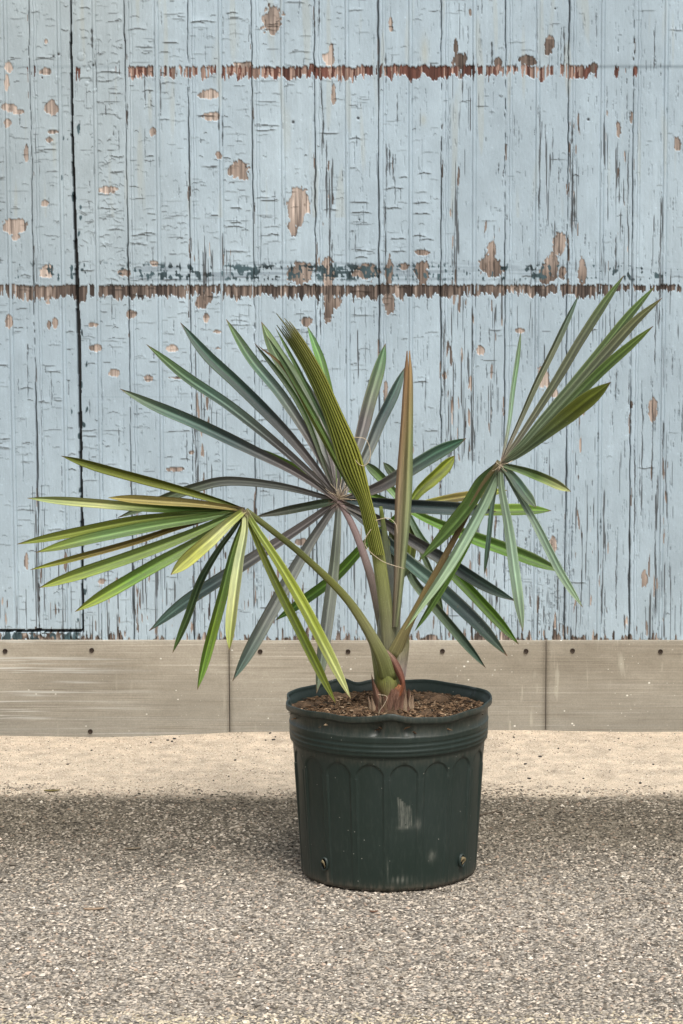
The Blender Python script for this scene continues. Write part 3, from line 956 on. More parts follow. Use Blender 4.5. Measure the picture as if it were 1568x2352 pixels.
def blade(parent, pts, wpx, cols, roll=0.0, fold=.55, prof='seg', tip=True, twist=0.0, sag=0.0):
    """pts: list of (u, v, Y) from hub to tip; one folded segment of a fan"""
    W = [P(*p) for p in pts]
    n = 34
    C = spline(W, n); T = tangents(C)
    m_ = 9
    vs, cs, uv = [], [], []
    off = random.random() * 40
    side_ = random.choice((-1, 1))
    wm = wpx / F_PX * depth(C[n // 2])
    ss = [-1 + 2 * j / (m_ - 1) for j in range(m_)]
    for layer in (0, 1):
        for i in range(n):
            t = i / (n - 1)
            if prof == 'seg':
                w_ = (.40 + .60 * min(1, t / .5) ** .85) * (1 - max(0, (t - .72) / .28) ** 2.5)
            elif prof == 'broad':
                w_ = (.16 + .84 * min(1, t / .62) ** 1.0) * (1 - max(0, (t - .74) / .26) ** 2.2)
            else:                       # even
                w_ = (.5 + .5 * min(1, t / .2)) * (1 - max(0, (t - .55) / .45) ** 1.6)
            w_ = max(w_, .03) * wm * .5
            N_, S_ = frame(C[i], T[i], roll + twist * t)
            fd = fold * (1.5 - .7 * t)
            col = lerp_cols(cols, t)
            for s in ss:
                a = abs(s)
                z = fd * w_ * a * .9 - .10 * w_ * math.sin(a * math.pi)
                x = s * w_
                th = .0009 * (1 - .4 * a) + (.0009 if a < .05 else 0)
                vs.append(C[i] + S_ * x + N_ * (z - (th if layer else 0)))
                k = (1.55 if a < .05 else (.92 + .24 * math.copysign(1, s) * side_) * (.80 if .2 < a < .6 else 1.08))  # pale midrib; uneven light on the fold painted in, one half lighter
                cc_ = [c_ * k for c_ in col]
                if tip and t > .975:
                    cc_ = list(BRN)
                elif tip and t > .95 and a > .5:
                    cc_ = [.5 * (x1 + x2) for x1, x2 in zip(cc_, BRN)]
                elif a > .9:
                    cc_ = [.8 * c1 + .2 * c2 for c1, c2 in zip(cc_, (.30, .26, .14))]
                if t < .05: cc_ = [.4 * c1 + .6 * c2 for c1, c2 in zip(cc_, PINK)]
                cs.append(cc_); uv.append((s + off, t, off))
    fs = []
    B = n * m_
    for i in range(n - 1):
        for j in range(m_ - 1):
            a = i * m_ + j
            fs.append((a, a + 1, a + 1 + m_, a + m_))
            fs.append((B + a, B + a + m_, B + a + 1 + m_, B + a + 1))
    for i in range(n - 1):
        for j in (0, m_ - 1):
            a = i * m_ + j
            fs.append((a, a + m_, B + a + m_, B + a))
    return mesh_obj('leaflet', vs, fs, M_LF, parent, True, cs, uv)


palm = empty('fan_palm', (P(898, 1640, YP).x, YP + .01, .325))
tag(palm, 'young fan palm with stiff pointed green and grey-purple leaf segments growing in the black pot', 'palm')
YC = YP                                                     # depth of the crown's middle


def fan(stalk_pts, radii, scol, hub, leaflets, flat=.75, groove=.25):
    """hub (u, v, Y); leaflets: (points between hub and tip, tip last; tip depth offset; width; colours; options)"""
    st = tube('fan_leaf', [P(*p) for p in stalk_pts], radii, M_ST, palm, scol, flat, 12, 30, groove)
    hu, hv, hY = hub
    for lf in leaflets:
        path, dY, wpx, cols = lf[:4]
        opt = lf[4] if len(lf) > 4 else {}
        tot = sum(math.hypot(path[i][0] - (path[i - 1][0] if i else hu), path[i][1] - (path[i - 1][1] if i else hv)) for i in range(len(path)))
        pts = [(hu, hv, hY)]
        run = 0
        for i, (u, v) in enumerate(path):
            pu, pv = (path[i - 1] if i else (hu, hv))
            run += math.hypot(u - pu, v - pv)
            pts.append((u, v, hY + dY * (run / tot)))
        o = dict(roll=random.uniform(-.45, .45), fold=random.uniform(.4, .75))
        o.update(opt)
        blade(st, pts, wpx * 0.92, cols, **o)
    return st


# ---- leaf behind everything, fresh green (its blade spreads behind the crown)
YD = YC + .30
fan([(896, 1500, YC + .03), (905, 1400, YC + .12), (918, 1280, YC + .24), (932, 1168, YD)], [.012, .008, .006, .005], [MID, OLIVE, OLIVE], (932, 1168, YD), [
    ([(1000, 1170), (1110, 1172), (1200, 1171), (1266, 1173)], .02, 30, [BRIGHT, (.2, .3, .05), BRIGHT]),
    ([(960, 1125), (1000, 1088), (1044, 1047)], .05, 34, [(.2, .28, .04), YG, (.28, .34, .04)], dict(fold=.9)),
    ([(1000, 1152), (1080, 1139), (1164, 1126)], .08, 24, [YG, OLBR, YG]),
    ([(985, 1195), (1075, 1232), (1181, 1270), (1290, 1313)], -.05, 34, [BRIGHT, (.12, .24, .04), MID]),
    ([(975, 1245), (1040, 1313), (1093, 1368), (1145, 1425), (1191, 1480)], -.10, 29, [GLAUC, BRIGHT, BRIGHT]),
    ([(935, 1250), (945, 1322), (988, 1380), (1058, 1464), (1115, 1534)], -.02, 24, [TEAL, SAGE, TEAL]),
    ([(960, 1250), (990, 1320), (1019, 1417)], .04, 15, [MID, SAGE, MID]),
    ([(880, 1215), (840, 1250), (770, 1325), (700, 1378), (632, 1425)], .10, 27, [BRIGHT, BRIGHT, (.1, .22, .04)]),
    ([(850, 1138), (760, 1110), (670, 1074), (585, 1027)], .12, 24, [BRIGHT, (.17, .28, .05), BRIGHT]),
    ([(900, 1125), (868, 1090), (838, 1062)], .05, 24, [GLAUC, BRIGHT, SAGE]),
    ([(942, 1240), (938, 1285), (924, 1330)], -.03, 26, [MID, OLIVE, DEEP]),
    ([(925, 1120), (905, 1090), (880, 1062)], .06, 22, [GLAUC, SAGE, SAGE]),
])

# ---- grey-purple leaf, back left
YB = YC + .10
PT = [PURP, PURP, NAVY, TEAL]
fan([(890, 1500, YC + .02), (874, 1420, YC + .03), (850, 1320, YC + .05), (815, 1220, YC + .08), (779, 1150, YB)], [.013, .0105, .0085, .0075, .006],
    [SAGE, (.20, .16, .13), (.21, .15, .14), (.24, .17, .16)], (777, 1150, YB), [
    ([(675, 1084), (575, 1034), (450, 974), (350, 931), (275, 893)], .05, 30, [PURP, PURP, NAVY, TEAL, SAGE], dict(roll=.2, fold=.7)),
    ([(700, 1079), (625, 1014), (525, 934), (425, 866), (336, 791)], .10, 27, [PURP, (.085, .085, .08), TEAL, MID], dict(roll=.3, fold=.8)),
    ([(725, 1074), (650, 984), (550, 884), (475, 814), (414, 741)], .14, 30, [PURP, PURP, NAVY, TEAL, TEAL], dict(fold=.8)),
    ([(750, 1084), (700, 994), (640, 904), (575, 824), (519, 733)], .16, 28, [PURP, (.14, .13, .12), TEAL, MID]),
    ([(752, 1084), (705, 960), (655, 875), (584, 788)], .12, 15, [PURP, MID, DEEP], dict(fold=.9)),
    ([(752, 1080), (725, 990), (690, 900), (635, 815), (600, 739)], .18, 40, [PURP, GREY, SAGE, (.14, .22, .08)], dict(fold=.35)),
    ([(765, 1060), (735, 960), (690, 880), (645, 820)], .16, 30, [(.13, .115, .11), PURP, GREY, SAGE]),
    ([(776, 1060), (765, 960), (742, 850), (722, 790), (705, 748)], .20, 24, [MID, MID, BRIGHT, (.1, .25, .08)], dict(fold=.3)),
    ([(797, 1090), (826, 1008), (848, 922), (870, 847), (885, 789)], .16, 33, [PURP, GREY, PURP, SAGE, (.08, .2, .08)], dict(fold=.45)),
    ([(812, 1095), (842, 1040), (870, 972), (901, 909), (929, 845)], .14, 29, [PURP, GREY, NAVY, TEAL], dict(fold=.5)),
    ([(861, 1121), (923, 1087), (1001, 1040), (1070, 1007)], .04, 36, [PURP, PURP, TEAL, (.05, .14, .08)], dict(fold=.5)),
    ([(847, 1153), (935, 1162), (1040, 1168), (1139, 1175)], -.02, 34, [NAVY, (.03, .045, .05), NAVY, (.05, .08, .06)], dict(fold=.7)),
    ([(865, 1188), (935, 1231), (1023, 1284), (1110, 1340), (1185, 1381)], -.08, 33, [PURP, PURP, NAVY, TEAL], dict(fold=.75)),
    ([(845, 1205), (882, 1240), (935, 1290), (1005, 1348), (1093, 1430), (1140, 1480), (1165, 1507)], -.10, 36, [PURP, NAVY, TEAL, NAVY, DEEP], dict(fold=.5)),
    ([(650, 1117), (525, 1104), (450, 1119), (390, 1140), (330, 1165), (270, 1189)], .10, 25, [(.17, .15, .14), GREY, GREY, SAGE, SAGE], dict(fold=.3)),
    ([(675, 1170), (582, 1188)], -.02, 22, [DEEP, (.055, .05, .035)], dict(fold=.5, prof='even')),
    ([(700, 1206), (625, 1256), (525, 1320), (425, 1385), (342, 1449)], -.08, 33, [PURP, PURP, NAVY, TEAL], dict(fold=.6)),
    ([(725, 1226), (675, 1309), (600, 1445), (534, 1564)], -.14, 34, [PURP, GREY, GREY, TEAL], dict(fold=.35)),
    ([(773, 1220), (765, 1310), (747, 1450), (727, 1592)], -.12, 32, [GREY, (.2, .23, .17), GREY, SAGE], dict(fold=.35)),
])

# ---- narrow shoots in the middle
st = tube('fan_leaf', [P(896, 1500, YC + .03), P(897, 1360, YC + .04), P(885, 1240, YC + .05), P(874, 1163, YC + .05)], [.0105, .0095, .0075, .0035], M_ST, palm, [SAGE, GREY, OLIVE])
blade(st, [(906, 1440, YC + .05), (905, 1330, YC + .06), (902, 1260, YC + .07), (895, 1200, YC + .08)], 16, [SAGE, GREY, OLIVE], 0, .4)


def spear(name, left, right, Y0, Y1, npl, cols_l, cols_r, parent, amp=1.0, ragged=.12, valley_shade=.42):
    """unopened pleated fan: left and right outlines in (u, v), bottom to top"""
    n = 40
    A = spline([(*p, 0) for p in left], n); B = spline([(*p, 0) for p in right], n)
    vs, cs, uv, fs = [], [], [], []
    off = random.random() * 10
    for k in range(npl):
        end = 1 - ragged * random.random()
        base = len(vs)
        for layer in (0, 1):
            for i in range(n):
                f = i / (n - 1) * end
                x = f * (n - 1); i0 = min(int(x), n - 2); fr = x - i0
                a = A[i0].lerp(A[i0 + 1], fr); b = B[i0].lerp(B[i0 + 1], fr)
                Yd = Y0 + (Y1 - Y0) * f
                nar = 1.04 - .6 * max(0, (f / end - .94) / .06)
                s0, s1, sm_ = k / npl, (k + 1) / npl, (k + .5) / npl
                s0 = sm_ + (s0 - sm_) * nar * .99; s1 = sm_ + (s1 - sm_) * nar * .99
                pw = (b - a).length / npl / F_PX * 5.0
                for s, z in ((s0, 0), (sm_ - .18 / npl * nar, 1), (sm_ + .18 / npl * nar, 1), (s1, 0)):
                    q_ = a.lerp(b, s)
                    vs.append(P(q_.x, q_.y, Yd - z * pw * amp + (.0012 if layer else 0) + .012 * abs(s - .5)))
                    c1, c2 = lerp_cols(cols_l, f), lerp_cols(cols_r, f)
                    kk = valley_shade if z == 0 else (1.2 if (k % 2) else 1.0)  # crease shade put into the colour: valleys darker than the ridges
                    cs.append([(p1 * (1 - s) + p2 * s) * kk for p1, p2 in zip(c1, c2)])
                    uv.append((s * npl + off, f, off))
        for i in range(n - 1):
            for j in range(3):
                a_ = base + i * 4 + j
                fs.append((a_, a_ + 1, a_ + 5, a_ + 4))
                c_ = a_ + n * 4
                fs.append((c_, c_ + 4, c_ + 5, c_ + 1))
    return mesh_obj(name, vs, fs, M_LF, parent, False, cs, uv)


# olive unopened fan leaning left
st = tube('fan_leaf', [P(893, 1500, YC), P(886, 1400, YC - .01), P(866, 1260, YC - .02), P(846, 1180, YC - .03), P(836, 1150, YC - .03)], [.0150, .0146, .0142, .0130, .008], M_ST, palm,
          [(.20, .19, .13), (.20, .21, .09), (.22, .24, .07), (.22, .24, .05)], .8)
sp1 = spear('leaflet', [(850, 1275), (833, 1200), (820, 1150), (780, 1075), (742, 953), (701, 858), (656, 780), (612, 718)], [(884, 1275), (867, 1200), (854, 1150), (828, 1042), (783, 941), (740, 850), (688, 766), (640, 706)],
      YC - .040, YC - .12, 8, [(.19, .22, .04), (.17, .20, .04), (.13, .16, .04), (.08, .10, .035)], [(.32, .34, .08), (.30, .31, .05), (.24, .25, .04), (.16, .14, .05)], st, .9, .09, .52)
sp1['label'] = 'olive closed leaf folded into narrow pleats'
for (pp, ww, cc_) in [([(800, 1110), (740, 990), (672, 870), (612, 770)], 12, [OLIVE, MID, DEEP]), ([(790, 1100), (722, 975), (655, 850), (590, 792)], 8, [DEEP, OLIVE, BRN]),
                      ([(806, 1110), (752, 985), (694, 868), (632, 752)], 10, [OLIVE, DEEP, MID])]:
    blade(st, [(828, 1160, YC - .02)] + [(a, b, YC + .0) for a, b in pp], ww, cc_, .2, .6)

# brown spear standing upright
st = tube('fan_leaf', [P(905, 1500, YC + .01), P(911, 1400, YC + .0), P(917, 1300, YC - .01), P(920, 1260, YC - .01)], [.010, .0085, .009, .010], M_ST, palm,
          [SAGE, (.26, .21, .16), (.28, .22, .15)], .7)
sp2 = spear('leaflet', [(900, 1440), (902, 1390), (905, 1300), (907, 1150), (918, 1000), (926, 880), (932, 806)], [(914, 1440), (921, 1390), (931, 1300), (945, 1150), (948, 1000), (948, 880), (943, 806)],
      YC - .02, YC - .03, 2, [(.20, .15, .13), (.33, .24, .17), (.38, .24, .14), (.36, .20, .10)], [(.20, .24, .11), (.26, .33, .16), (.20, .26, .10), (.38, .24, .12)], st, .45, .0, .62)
sp2['label'] = 'upright closed leaf, its top dried brown'

# ---- right leaf on a long olive stalk, blade folded upwards
YR = YC - .10
CG = (.13, .145, .09)
fan([(902, 1510, YC - .01), (935, 1440, YC - .03), (985, 1345, YC - .05), (1050, 1225, YC - .07), (1105, 1120, YC - .09), (1147, 1060, YR)], [.016, .0085, .007, .0062, .0055, .006],
    [(.24, .22, .10), (.20, .15, .06), (.13, .09, .045), (.10, .085, .035)], (1150, 1066, YR), [
    ([(1158, 1032), (1170, 968), (1178, 897), (1189, 822), (1196, 760)], .10, 12, [PINK, GLAUC, (.2, .33, .17), SAGE], dict(fold=.3)),
    ([(1172, 1013), (1200, 950), (1230, 882), (1264, 814), (1298, 743), (1330, 675)], .08, 17, [(.26, .23, .19), CG, CG, TEAL], dict(fold=.8)),
    ([(1189, 1010), (1234, 942), (1279, 871), (1328, 788), (1384, 701), (1433, 632)], .05, 23, [(.22, .2, .15), CG, CG, MID], dict(fold=.45)),
    ([(1197, 1020), (1249, 958), (1317, 880), (1384, 799), (1448, 720), (1505, 656)], .0, 23, [SAGE, SAGE, (.12, .17, .07), MID], dict(fold=.4)),
    ([(1200, 1025), (1245, 975), (1317, 897), (1392, 812), (1460, 737), (1521, 684)], -.04, 25, [SAGE, SAGE, CG, (.13, .14, .05)], dict(fold=.5)),
    ([(1203, 1030), (1247, 988), (1317, 915), (1384, 848), (1448, 792), (1500, 749)], -.08, 25, [SAGE, SAGE, MID, (.15, .22, .05)], dict(fold=.35)),
    ([(1189, 1045), (1241, 1004), (1298, 957), (1347, 918), (1402, 878)], -.12, 44, [(.19, .24, .16), (.13, .19, .09), OLIVE, (.19, .25, .04)], dict(fold=.25, prof='broad')),
    ([(1204, 1081), (1256, 1101), (1311, 1129)], -.10, 24, [SAGE, MID, PALE], dict(fold=.6)),
    ([(1181, 1118), (1233, 1206), (1286, 1311), (1338, 1395)], -.12, 22, [SAGE, (.26, .36, .26), GLAUC, (.4, .55, .33)], dict(fold=.5)),
    ([(1175, 1092), (1204, 1130), (1231, 1165)], -.06, 26, [SAGE, TEAL, SAGE], dict(fold=.5)),
    ([(1151, 1118), (1167, 1206), (1184, 1328), (1201, 1451)], -.10, 27, [SAGE, (.2, .28, .19), GLAUC, SAGE], dict(fold=.4)),
    ([(1131, 1153), (1121, 1241), (1112, 1319)], -.02, 13, [SAGE, TEAL, DEEP], dict(fold=.4)),
    ([(1110, 1110), (1075, 1165), (1020, 1230), (960, 1290)], .04, 36, [DEEP, MID, MID, MID], dict(fold=.7, prof='even')),
    ([(1120, 1135), (1075, 1222), (1020, 1315), (965, 1395), (930, 1447)], -.05, 29, [SAGE, GLAUC, (.33, .45, .29), (.3, .4, .2)], dict(fold=.55, prof='even', tip=False)),
    ([(1120, 1150), (1050, 1290), (985, 1400), (952, 1450)], .0, 18, [MID, BRIGHT, MID], dict(fold=.5, tip=False)),
])

# ---- front left leaf, yellow green
YL = YC - .20
fan([(893, 1560, YC - .03), (868, 1490, YC - .06), (800, 1380, YC - .10), (700, 1280, YC - .15), (620, 1215, YC - .19), (564, 1172, YL)], [.019, .012, .0085, .0072, .0062, .006],
    [(.17, .19, .06), (.22, .22, .10), (.15, .16, .04), (.09, .10, .03), (.10, .11, .03)], (562, 1171, YL), [
    ([(500, 1149), (400, 1119), (250, 1079), (140, 1047)], .08, 24, [OLIVE, (.17, .19, .02), OLIVE], dict(roll=-.3, fold=.7)),
    ([(450, 1172), (350, 1167), (200, 1155), (62, 1144)], .0, 23, [MID, BRIGHT, PALE, (.3, .38, .14)], dict(fold=.8)),
    ([(450, 1158), (350, 1151), (248, 1143)], -.03, 23, [OLBR, (.26, .22, .07), (.30, .25, .06)], dict(fold=.6, tip=False)),
    ([(425, 1184), (300, 1199), (150, 1229), (38, 1250)], -.02, 24, [MID, OLIVE, (.2, .24, .04)], dict(fold=.7)),
    ([(470, 1190), (350, 1209), (200, 1239), (82, 1269)], -.06, 28, [MID, (.16, .26, .08), (.2, .33, .12), YG], dict(fold=.6)),
    ([(490, 1190), (400, 1216), (300, 1249), (150, 1289), (68, 1309)], -.05, 17, [OLBR, (.17, .13, .03), OLBR, YG], dict(fold=.9)),
    ([(500, 1199), (425, 1232), (300, 1279), (150, 1329), (90, 1350)], -.10, 31, [MID, (.16, .22, .06), (.18, .26, .06), YG], dict(fold=.55)),
    ([(500, 1216), (425, 1260), (350, 1301), (250, 1359), (172, 1405)], -.12, 33, [MID, (.17, .24, .07), BRIGHT, YG], dict(fold=.55)),
    ([(525, 1201), (475, 1246), (425, 1290), (392, 1320)], -.16, 36, [YG, PALE, (.36, .38, .08), (.36, .38, .1)], dict(fold=.5)),
    ([(540, 1211), (500, 1266), (460, 1336), (430, 1419), (396, 1500)], .02, 19, [SAGE, DEEP, MID], dict(fold=.7)),
    ([(555, 1205), (535, 1262), (510, 1361), (480, 1474), (453, 1584)], -.06, 27, [OLIVE, MID, (.12, .19, .02), BRIGHT], dict(fold=.75)),
    ([(563, 1216), (548, 1300), (533, 1410), (526, 1494)], -.12, 29, [PALE, (.42, .48, .25), PALE, YG], dict(fold=.5)),
    ([(583, 1225), (625, 1320), (690, 1451), (772, 1618)], -.10, 24, [YG, OLIVE, (.2, .27, .03), YG], dict(fold=.6)),
    ([(590, 1218), (650, 1311), (716, 1428), (806, 1606)], -.14, 29, [(.22, .28, .07), YG, YG, PALE], dict(fold=.6)),
])

# ---- trunk: swollen base with sheathing leaf bases and torn brown husks
trunk_pts = [(893, 1652, YC), (893, 1620, YC), (893, 1580, YC), (890, 1530, YC), (888, 1480, YC + .01), (888, 1430, YC + .015), (890, 1395, YC + .02)]
tr = tube('trunk', [P(*p) for p in trunk_pts], [.030, .031, .029, .025, .022, .019, .013], M_ST, palm, [(.13, .09, .06), (.17, .14, .07), (.19, .19, .10), (.18, .18, .13), (.2, .2, .15)], .9, 24, 30)


def sheath(name, left, right, Yf, bulge, cols, mat, parent, th=.002, n=22, m_=11):
    A = spline([(*p, 0) for p in left], n); B = spline([(*p, 0) for p in right], n)
    vs, cs, uv, fs = [], [], [], []
    off = random.random() * 9
    for layer in (0, 1):
        for i in range(n):
            t = i / (n - 1)
            for j in range(m_):
                s = j / (m_ - 1)
                q_ = A[i].lerp(B[i], s)
                z = bulge * (math.sin(math.pi * s) ** .7) * (1 - .25 * t)
                ed = .0022 * math.sin(j * 5.1 + off * 3) if (i == n - 1) else 0
                p_ = P(q_.x, q_.y + ed * 2000 * (1 if i == n - 1 else 0), Yf - z + (th if layer else 0))
                vs.append(p_); cs.append(lerp_cols(cols, t)); uv.append((s * 2 + off, t, off))
    B0 = n * m_
    for i in range(n - 1):
        for j in range(m_ - 1):
            a = i * m_ + j
            fs.append((a, a + 1, a + 1 + m_, a + m_)); fs.append((B0 + a, B0 + a + m_, B0 + a + 1 + m_, B0 + a + 1))
        for j in (0, m_ - 1):
            a = i * m_ + j
            fs.append((a, a + m_, B0 + a + m_, B0 + a))
    return mesh_obj(name, vs, fs, mat, parent, True, cs, uv)


GS = [(.16, .12, .06), (.17, .19, .05), (.20, .22, .08), (.26, .24, .15)]
sheath('leaf_sheath', [(874, 1602), (862, 1578), (857, 1537), (850, 1490), (838, 1455)], [(912, 1602), (921, 1575), (912, 1540), (890, 1500), (868, 1470)], YC - .018, .030, GS, M_ST, palm)
sheath('leaf_sheath', [(904, 1600), (902, 1560), (900, 1520), (908, 1490), (922, 1465)], [(922, 1590), (930, 1560), (936, 1520), (940, 1480), (938, 1455)], YC - .004, .022,
       [(.2, .12, .08), (.30, .24, .22), (.24, .22, .14), (.22, .22, .08)], M_ST, palm)
sheath('leaf_sheath', [(912, 1600), (920, 1575), (908, 1545), (888, 1512), (876, 1490)], [(922, 1598), (930, 1570), (924, 1540), (908, 1510), (884, 1488)], YC - .038, .010,
       [(.30, .10, .04), (.22, .09, .06), (.20, .10, .075), (.26, .20, .14)], M_DRY, palm)
HK = [(.10, .06, .04), (.20, .115, .08), (.15, .075, .05)]
for (L_, R_, yy, bl) in [([(858, 1650), (860, 1620), (856, 1590), (853, 1560), (852, 1548)], [(888, 1652), (890, 1625), (876, 1600), (866, 1580), (856, 1560)], YC - .030, .014),
                         ([(882, 1654), (880, 1630), (880, 1604), (890, 1588), (900, 1580)], [(912, 1654), (918, 1628), (922, 1608), (924, 1598), (918, 1588)], YC - .040, .014),
                         ([(908, 1650), (910, 1625), (916, 1600), (920, 1580), (926, 1562)], [(936, 1650), (938, 1625), (934, 1600), (932, 1580), (930, 1566)], YC - .030, .012),
                         ([(922, 1648), (930, 1622), (934, 1600), (936, 1582)], [(948, 1646), (950, 1630), (944, 1606), (940, 1586)], YC - .018, .010),
                         ([(866, 1656), (870, 1636), (872, 1622)], [(882, 1658), (884, 1640), (882, 1626)], YC - .050, .008)]:
    sheath('husk', L_, R_, yy, bl, HK, M_DRY, palm)
sheath('husk', [(898, 1596), (903, 1586), (908, 1578)], [(924, 1600), (928, 1584), (929, 1568)], YC - .042, .003, [(.14, .07, .045), (.22, .10, .06), (.42, .17, .08)], M_DRY, palm)
for k in range(17):
    hx = 858 + 88 * ((k * .618) % 1); hl = 22 + 46 * random.random(); ln = (hx - 900) * .22 + random.uniform(-7, 7)
    yy = YC - .052 - .012 * random.random() + abs(hx - 900) * .0006
    v_ = 1655 - abs(hx - 900) * .10
    wd_ = 3.5 + 5 * random.random()
    cb = random.choice([HK, [(.10, .065, .04), (.16, .10, .06), (.12, .08, .05)], [(.22, .16, .10), (.34, .25, .17), (.27, .18, .12)]])
    sheath('husk', [(hx - wd_, v_), (hx - wd_ * .8 + ln * .4, v_ - hl * .5), (hx + ln - 1.2, v_ - hl)], [(hx + wd_, v_), (hx + wd_ * .9 + ln * .4, v_ - hl * .5), (hx + ln + 1.2, v_ - hl)],
           yy, .004, cb, M_DRY, palm)

# fibres
M_FB = m_plain('dry_fibre', (.42, .33, .22), (.6, .5, .36), 300, .7)


def fibre(pts, r=.0007):
    W = [P(*p) for p in pts]
    C = spline(W, 40); T = tangents(C); vs, fs = [], []
    for i, (c, t) in enumerate(zip(C, T)):
        N_, S_ = frame(c, t, 0)
        for j in range(5):
            a = 2 * math.pi * j / 5
            vs.append(c + S_ * math.sin(a) * r + N_ * math.cos(a) * r)
    for i in range(39):
        for j in range(5):
            fs.append((i * 5 + j, i * 5 + (j + 1) % 5, (i + 1) * 5 + (j + 1) % 5, (i + 1) * 5 + j))
    mesh_obj('fibre', vs, fs, M_FB, palm)


fy = YC - .07
fibre([(812, 1004, fy), (838, 1008, fy), (849, 1030, fy), (848, 1058, fy), (832, 1070, fy), (815, 1055, fy), (806, 1030, fy)])
fibre([(862, 1195, fy), (890, 1190, fy), (908, 1203, fy), (912, 1225, fy)])
fibre([(852, 1215, fy), (838, 1240, fy), (845, 1262, fy), (880, 1290, fy), (928, 1306, fy)])
fibre([(868, 1595, fy), (888, 1600, fy), (882, 1618, fy), (872, 1632, fy), (868, 1648, fy)], .0006)
for k in range(15):
    a = random.uniform(-2.9, .2); l_ = random.uniform(18, 46); b_ = random.uniform(-18, 18)
    hu, hv = 778 + random.uniform(-4, 8), 1146 + random.uniform(-4, 4)
    fibre([(hu, hv, YB - .03), (hu + l_ * .5 * math.cos(a) + b_ * .4, hv + l_ * .5 * math.sin(a), YB - .04), (hu + l_ * math.cos(a), hv + l_ * math.sin(a) + b_ * .3, YB - .03)], .0005)
for k in range(6):
    a = random.uniform(0, 6.28); l_ = random.uniform(12, 30)
    fibre([(1150, 1066, YR - .02), (1150 + l_ * .5 * math.cos(a), 1066 + l_ * .5 * math.sin(a) + 3, YR - .025), (1150 + l_ * math.cos(a), 1066 + l_ * math.sin(a), YR - .02)], .0005)

# ------------------------------------------------------------------ pot
CX = P(892, 1800, YP).x
pc = P(892, 1604, YP); HT = pc.z
RR = 239 / F_PX * depth(pc)
k_ = RR / 680.
prof = [(0.0, .004), (.55, .003), (.80, .002), (.842, .0035), (.856, .010), (.860, .03), (.880, .10), (.902, .18), (.925, .262), (.929, .2755),
        (.946, .2775), (.955, .280), (.9555, .2860), (.9595, .2870), (.9605, .2905), (.9583, .2915), (.9583, .2960), (.9610, .2970), (.9615, .3005), (.9592, .3015), (.9592, .3060), (.9620, .3070),
        (.9630, .3120), (.966, .3180), (.9585, .3195), (.9600, .3420), (.9780, .3450), (.994, .3465), (1.0, .3490), (1.0, .3560), (.997, .3590), (.988, .3590), (.980, .3570), (.978, .3500),
        (.960, .3460), (.945, .330), (.935, .29), (.905, .26), (.87, .12), (.84, .012), (.5, .008), (.0, .008)]
sc_h = HT / .359
NA = 720
# refine the profile so that the wall carries enough rows for the arches
pr = []
for i in range(len(prof) - 1):
    (r0, z0), (r1, z1) = prof[i], prof[i + 1]
    steps = 70 if i == 7 else 14 if (4 <= i <= 6) else (2 if 8 <= i < 33 else 1)
    for s in range(steps):
        t = s / steps
        pr.append((r0 + (r1 - r0) * t, z0 + (z1 - z0) * t, i))
pr.append((*prof[-1], len(prof) - 1))
ang = np.linspace(0, 2 * np.pi, NA, endpoint=False)          # 0 = towards the camera, + = right
deg = np.degrees((ang + np.pi) % (2 * np.pi) - np.pi)
vs = np.zeros((len(pr), NA, 3)); scf = np.zeros((len(pr), NA)); drt = np.zeros((len(pr), NA))


def gs(x, s): return np.exp(-(x / s) ** 2)


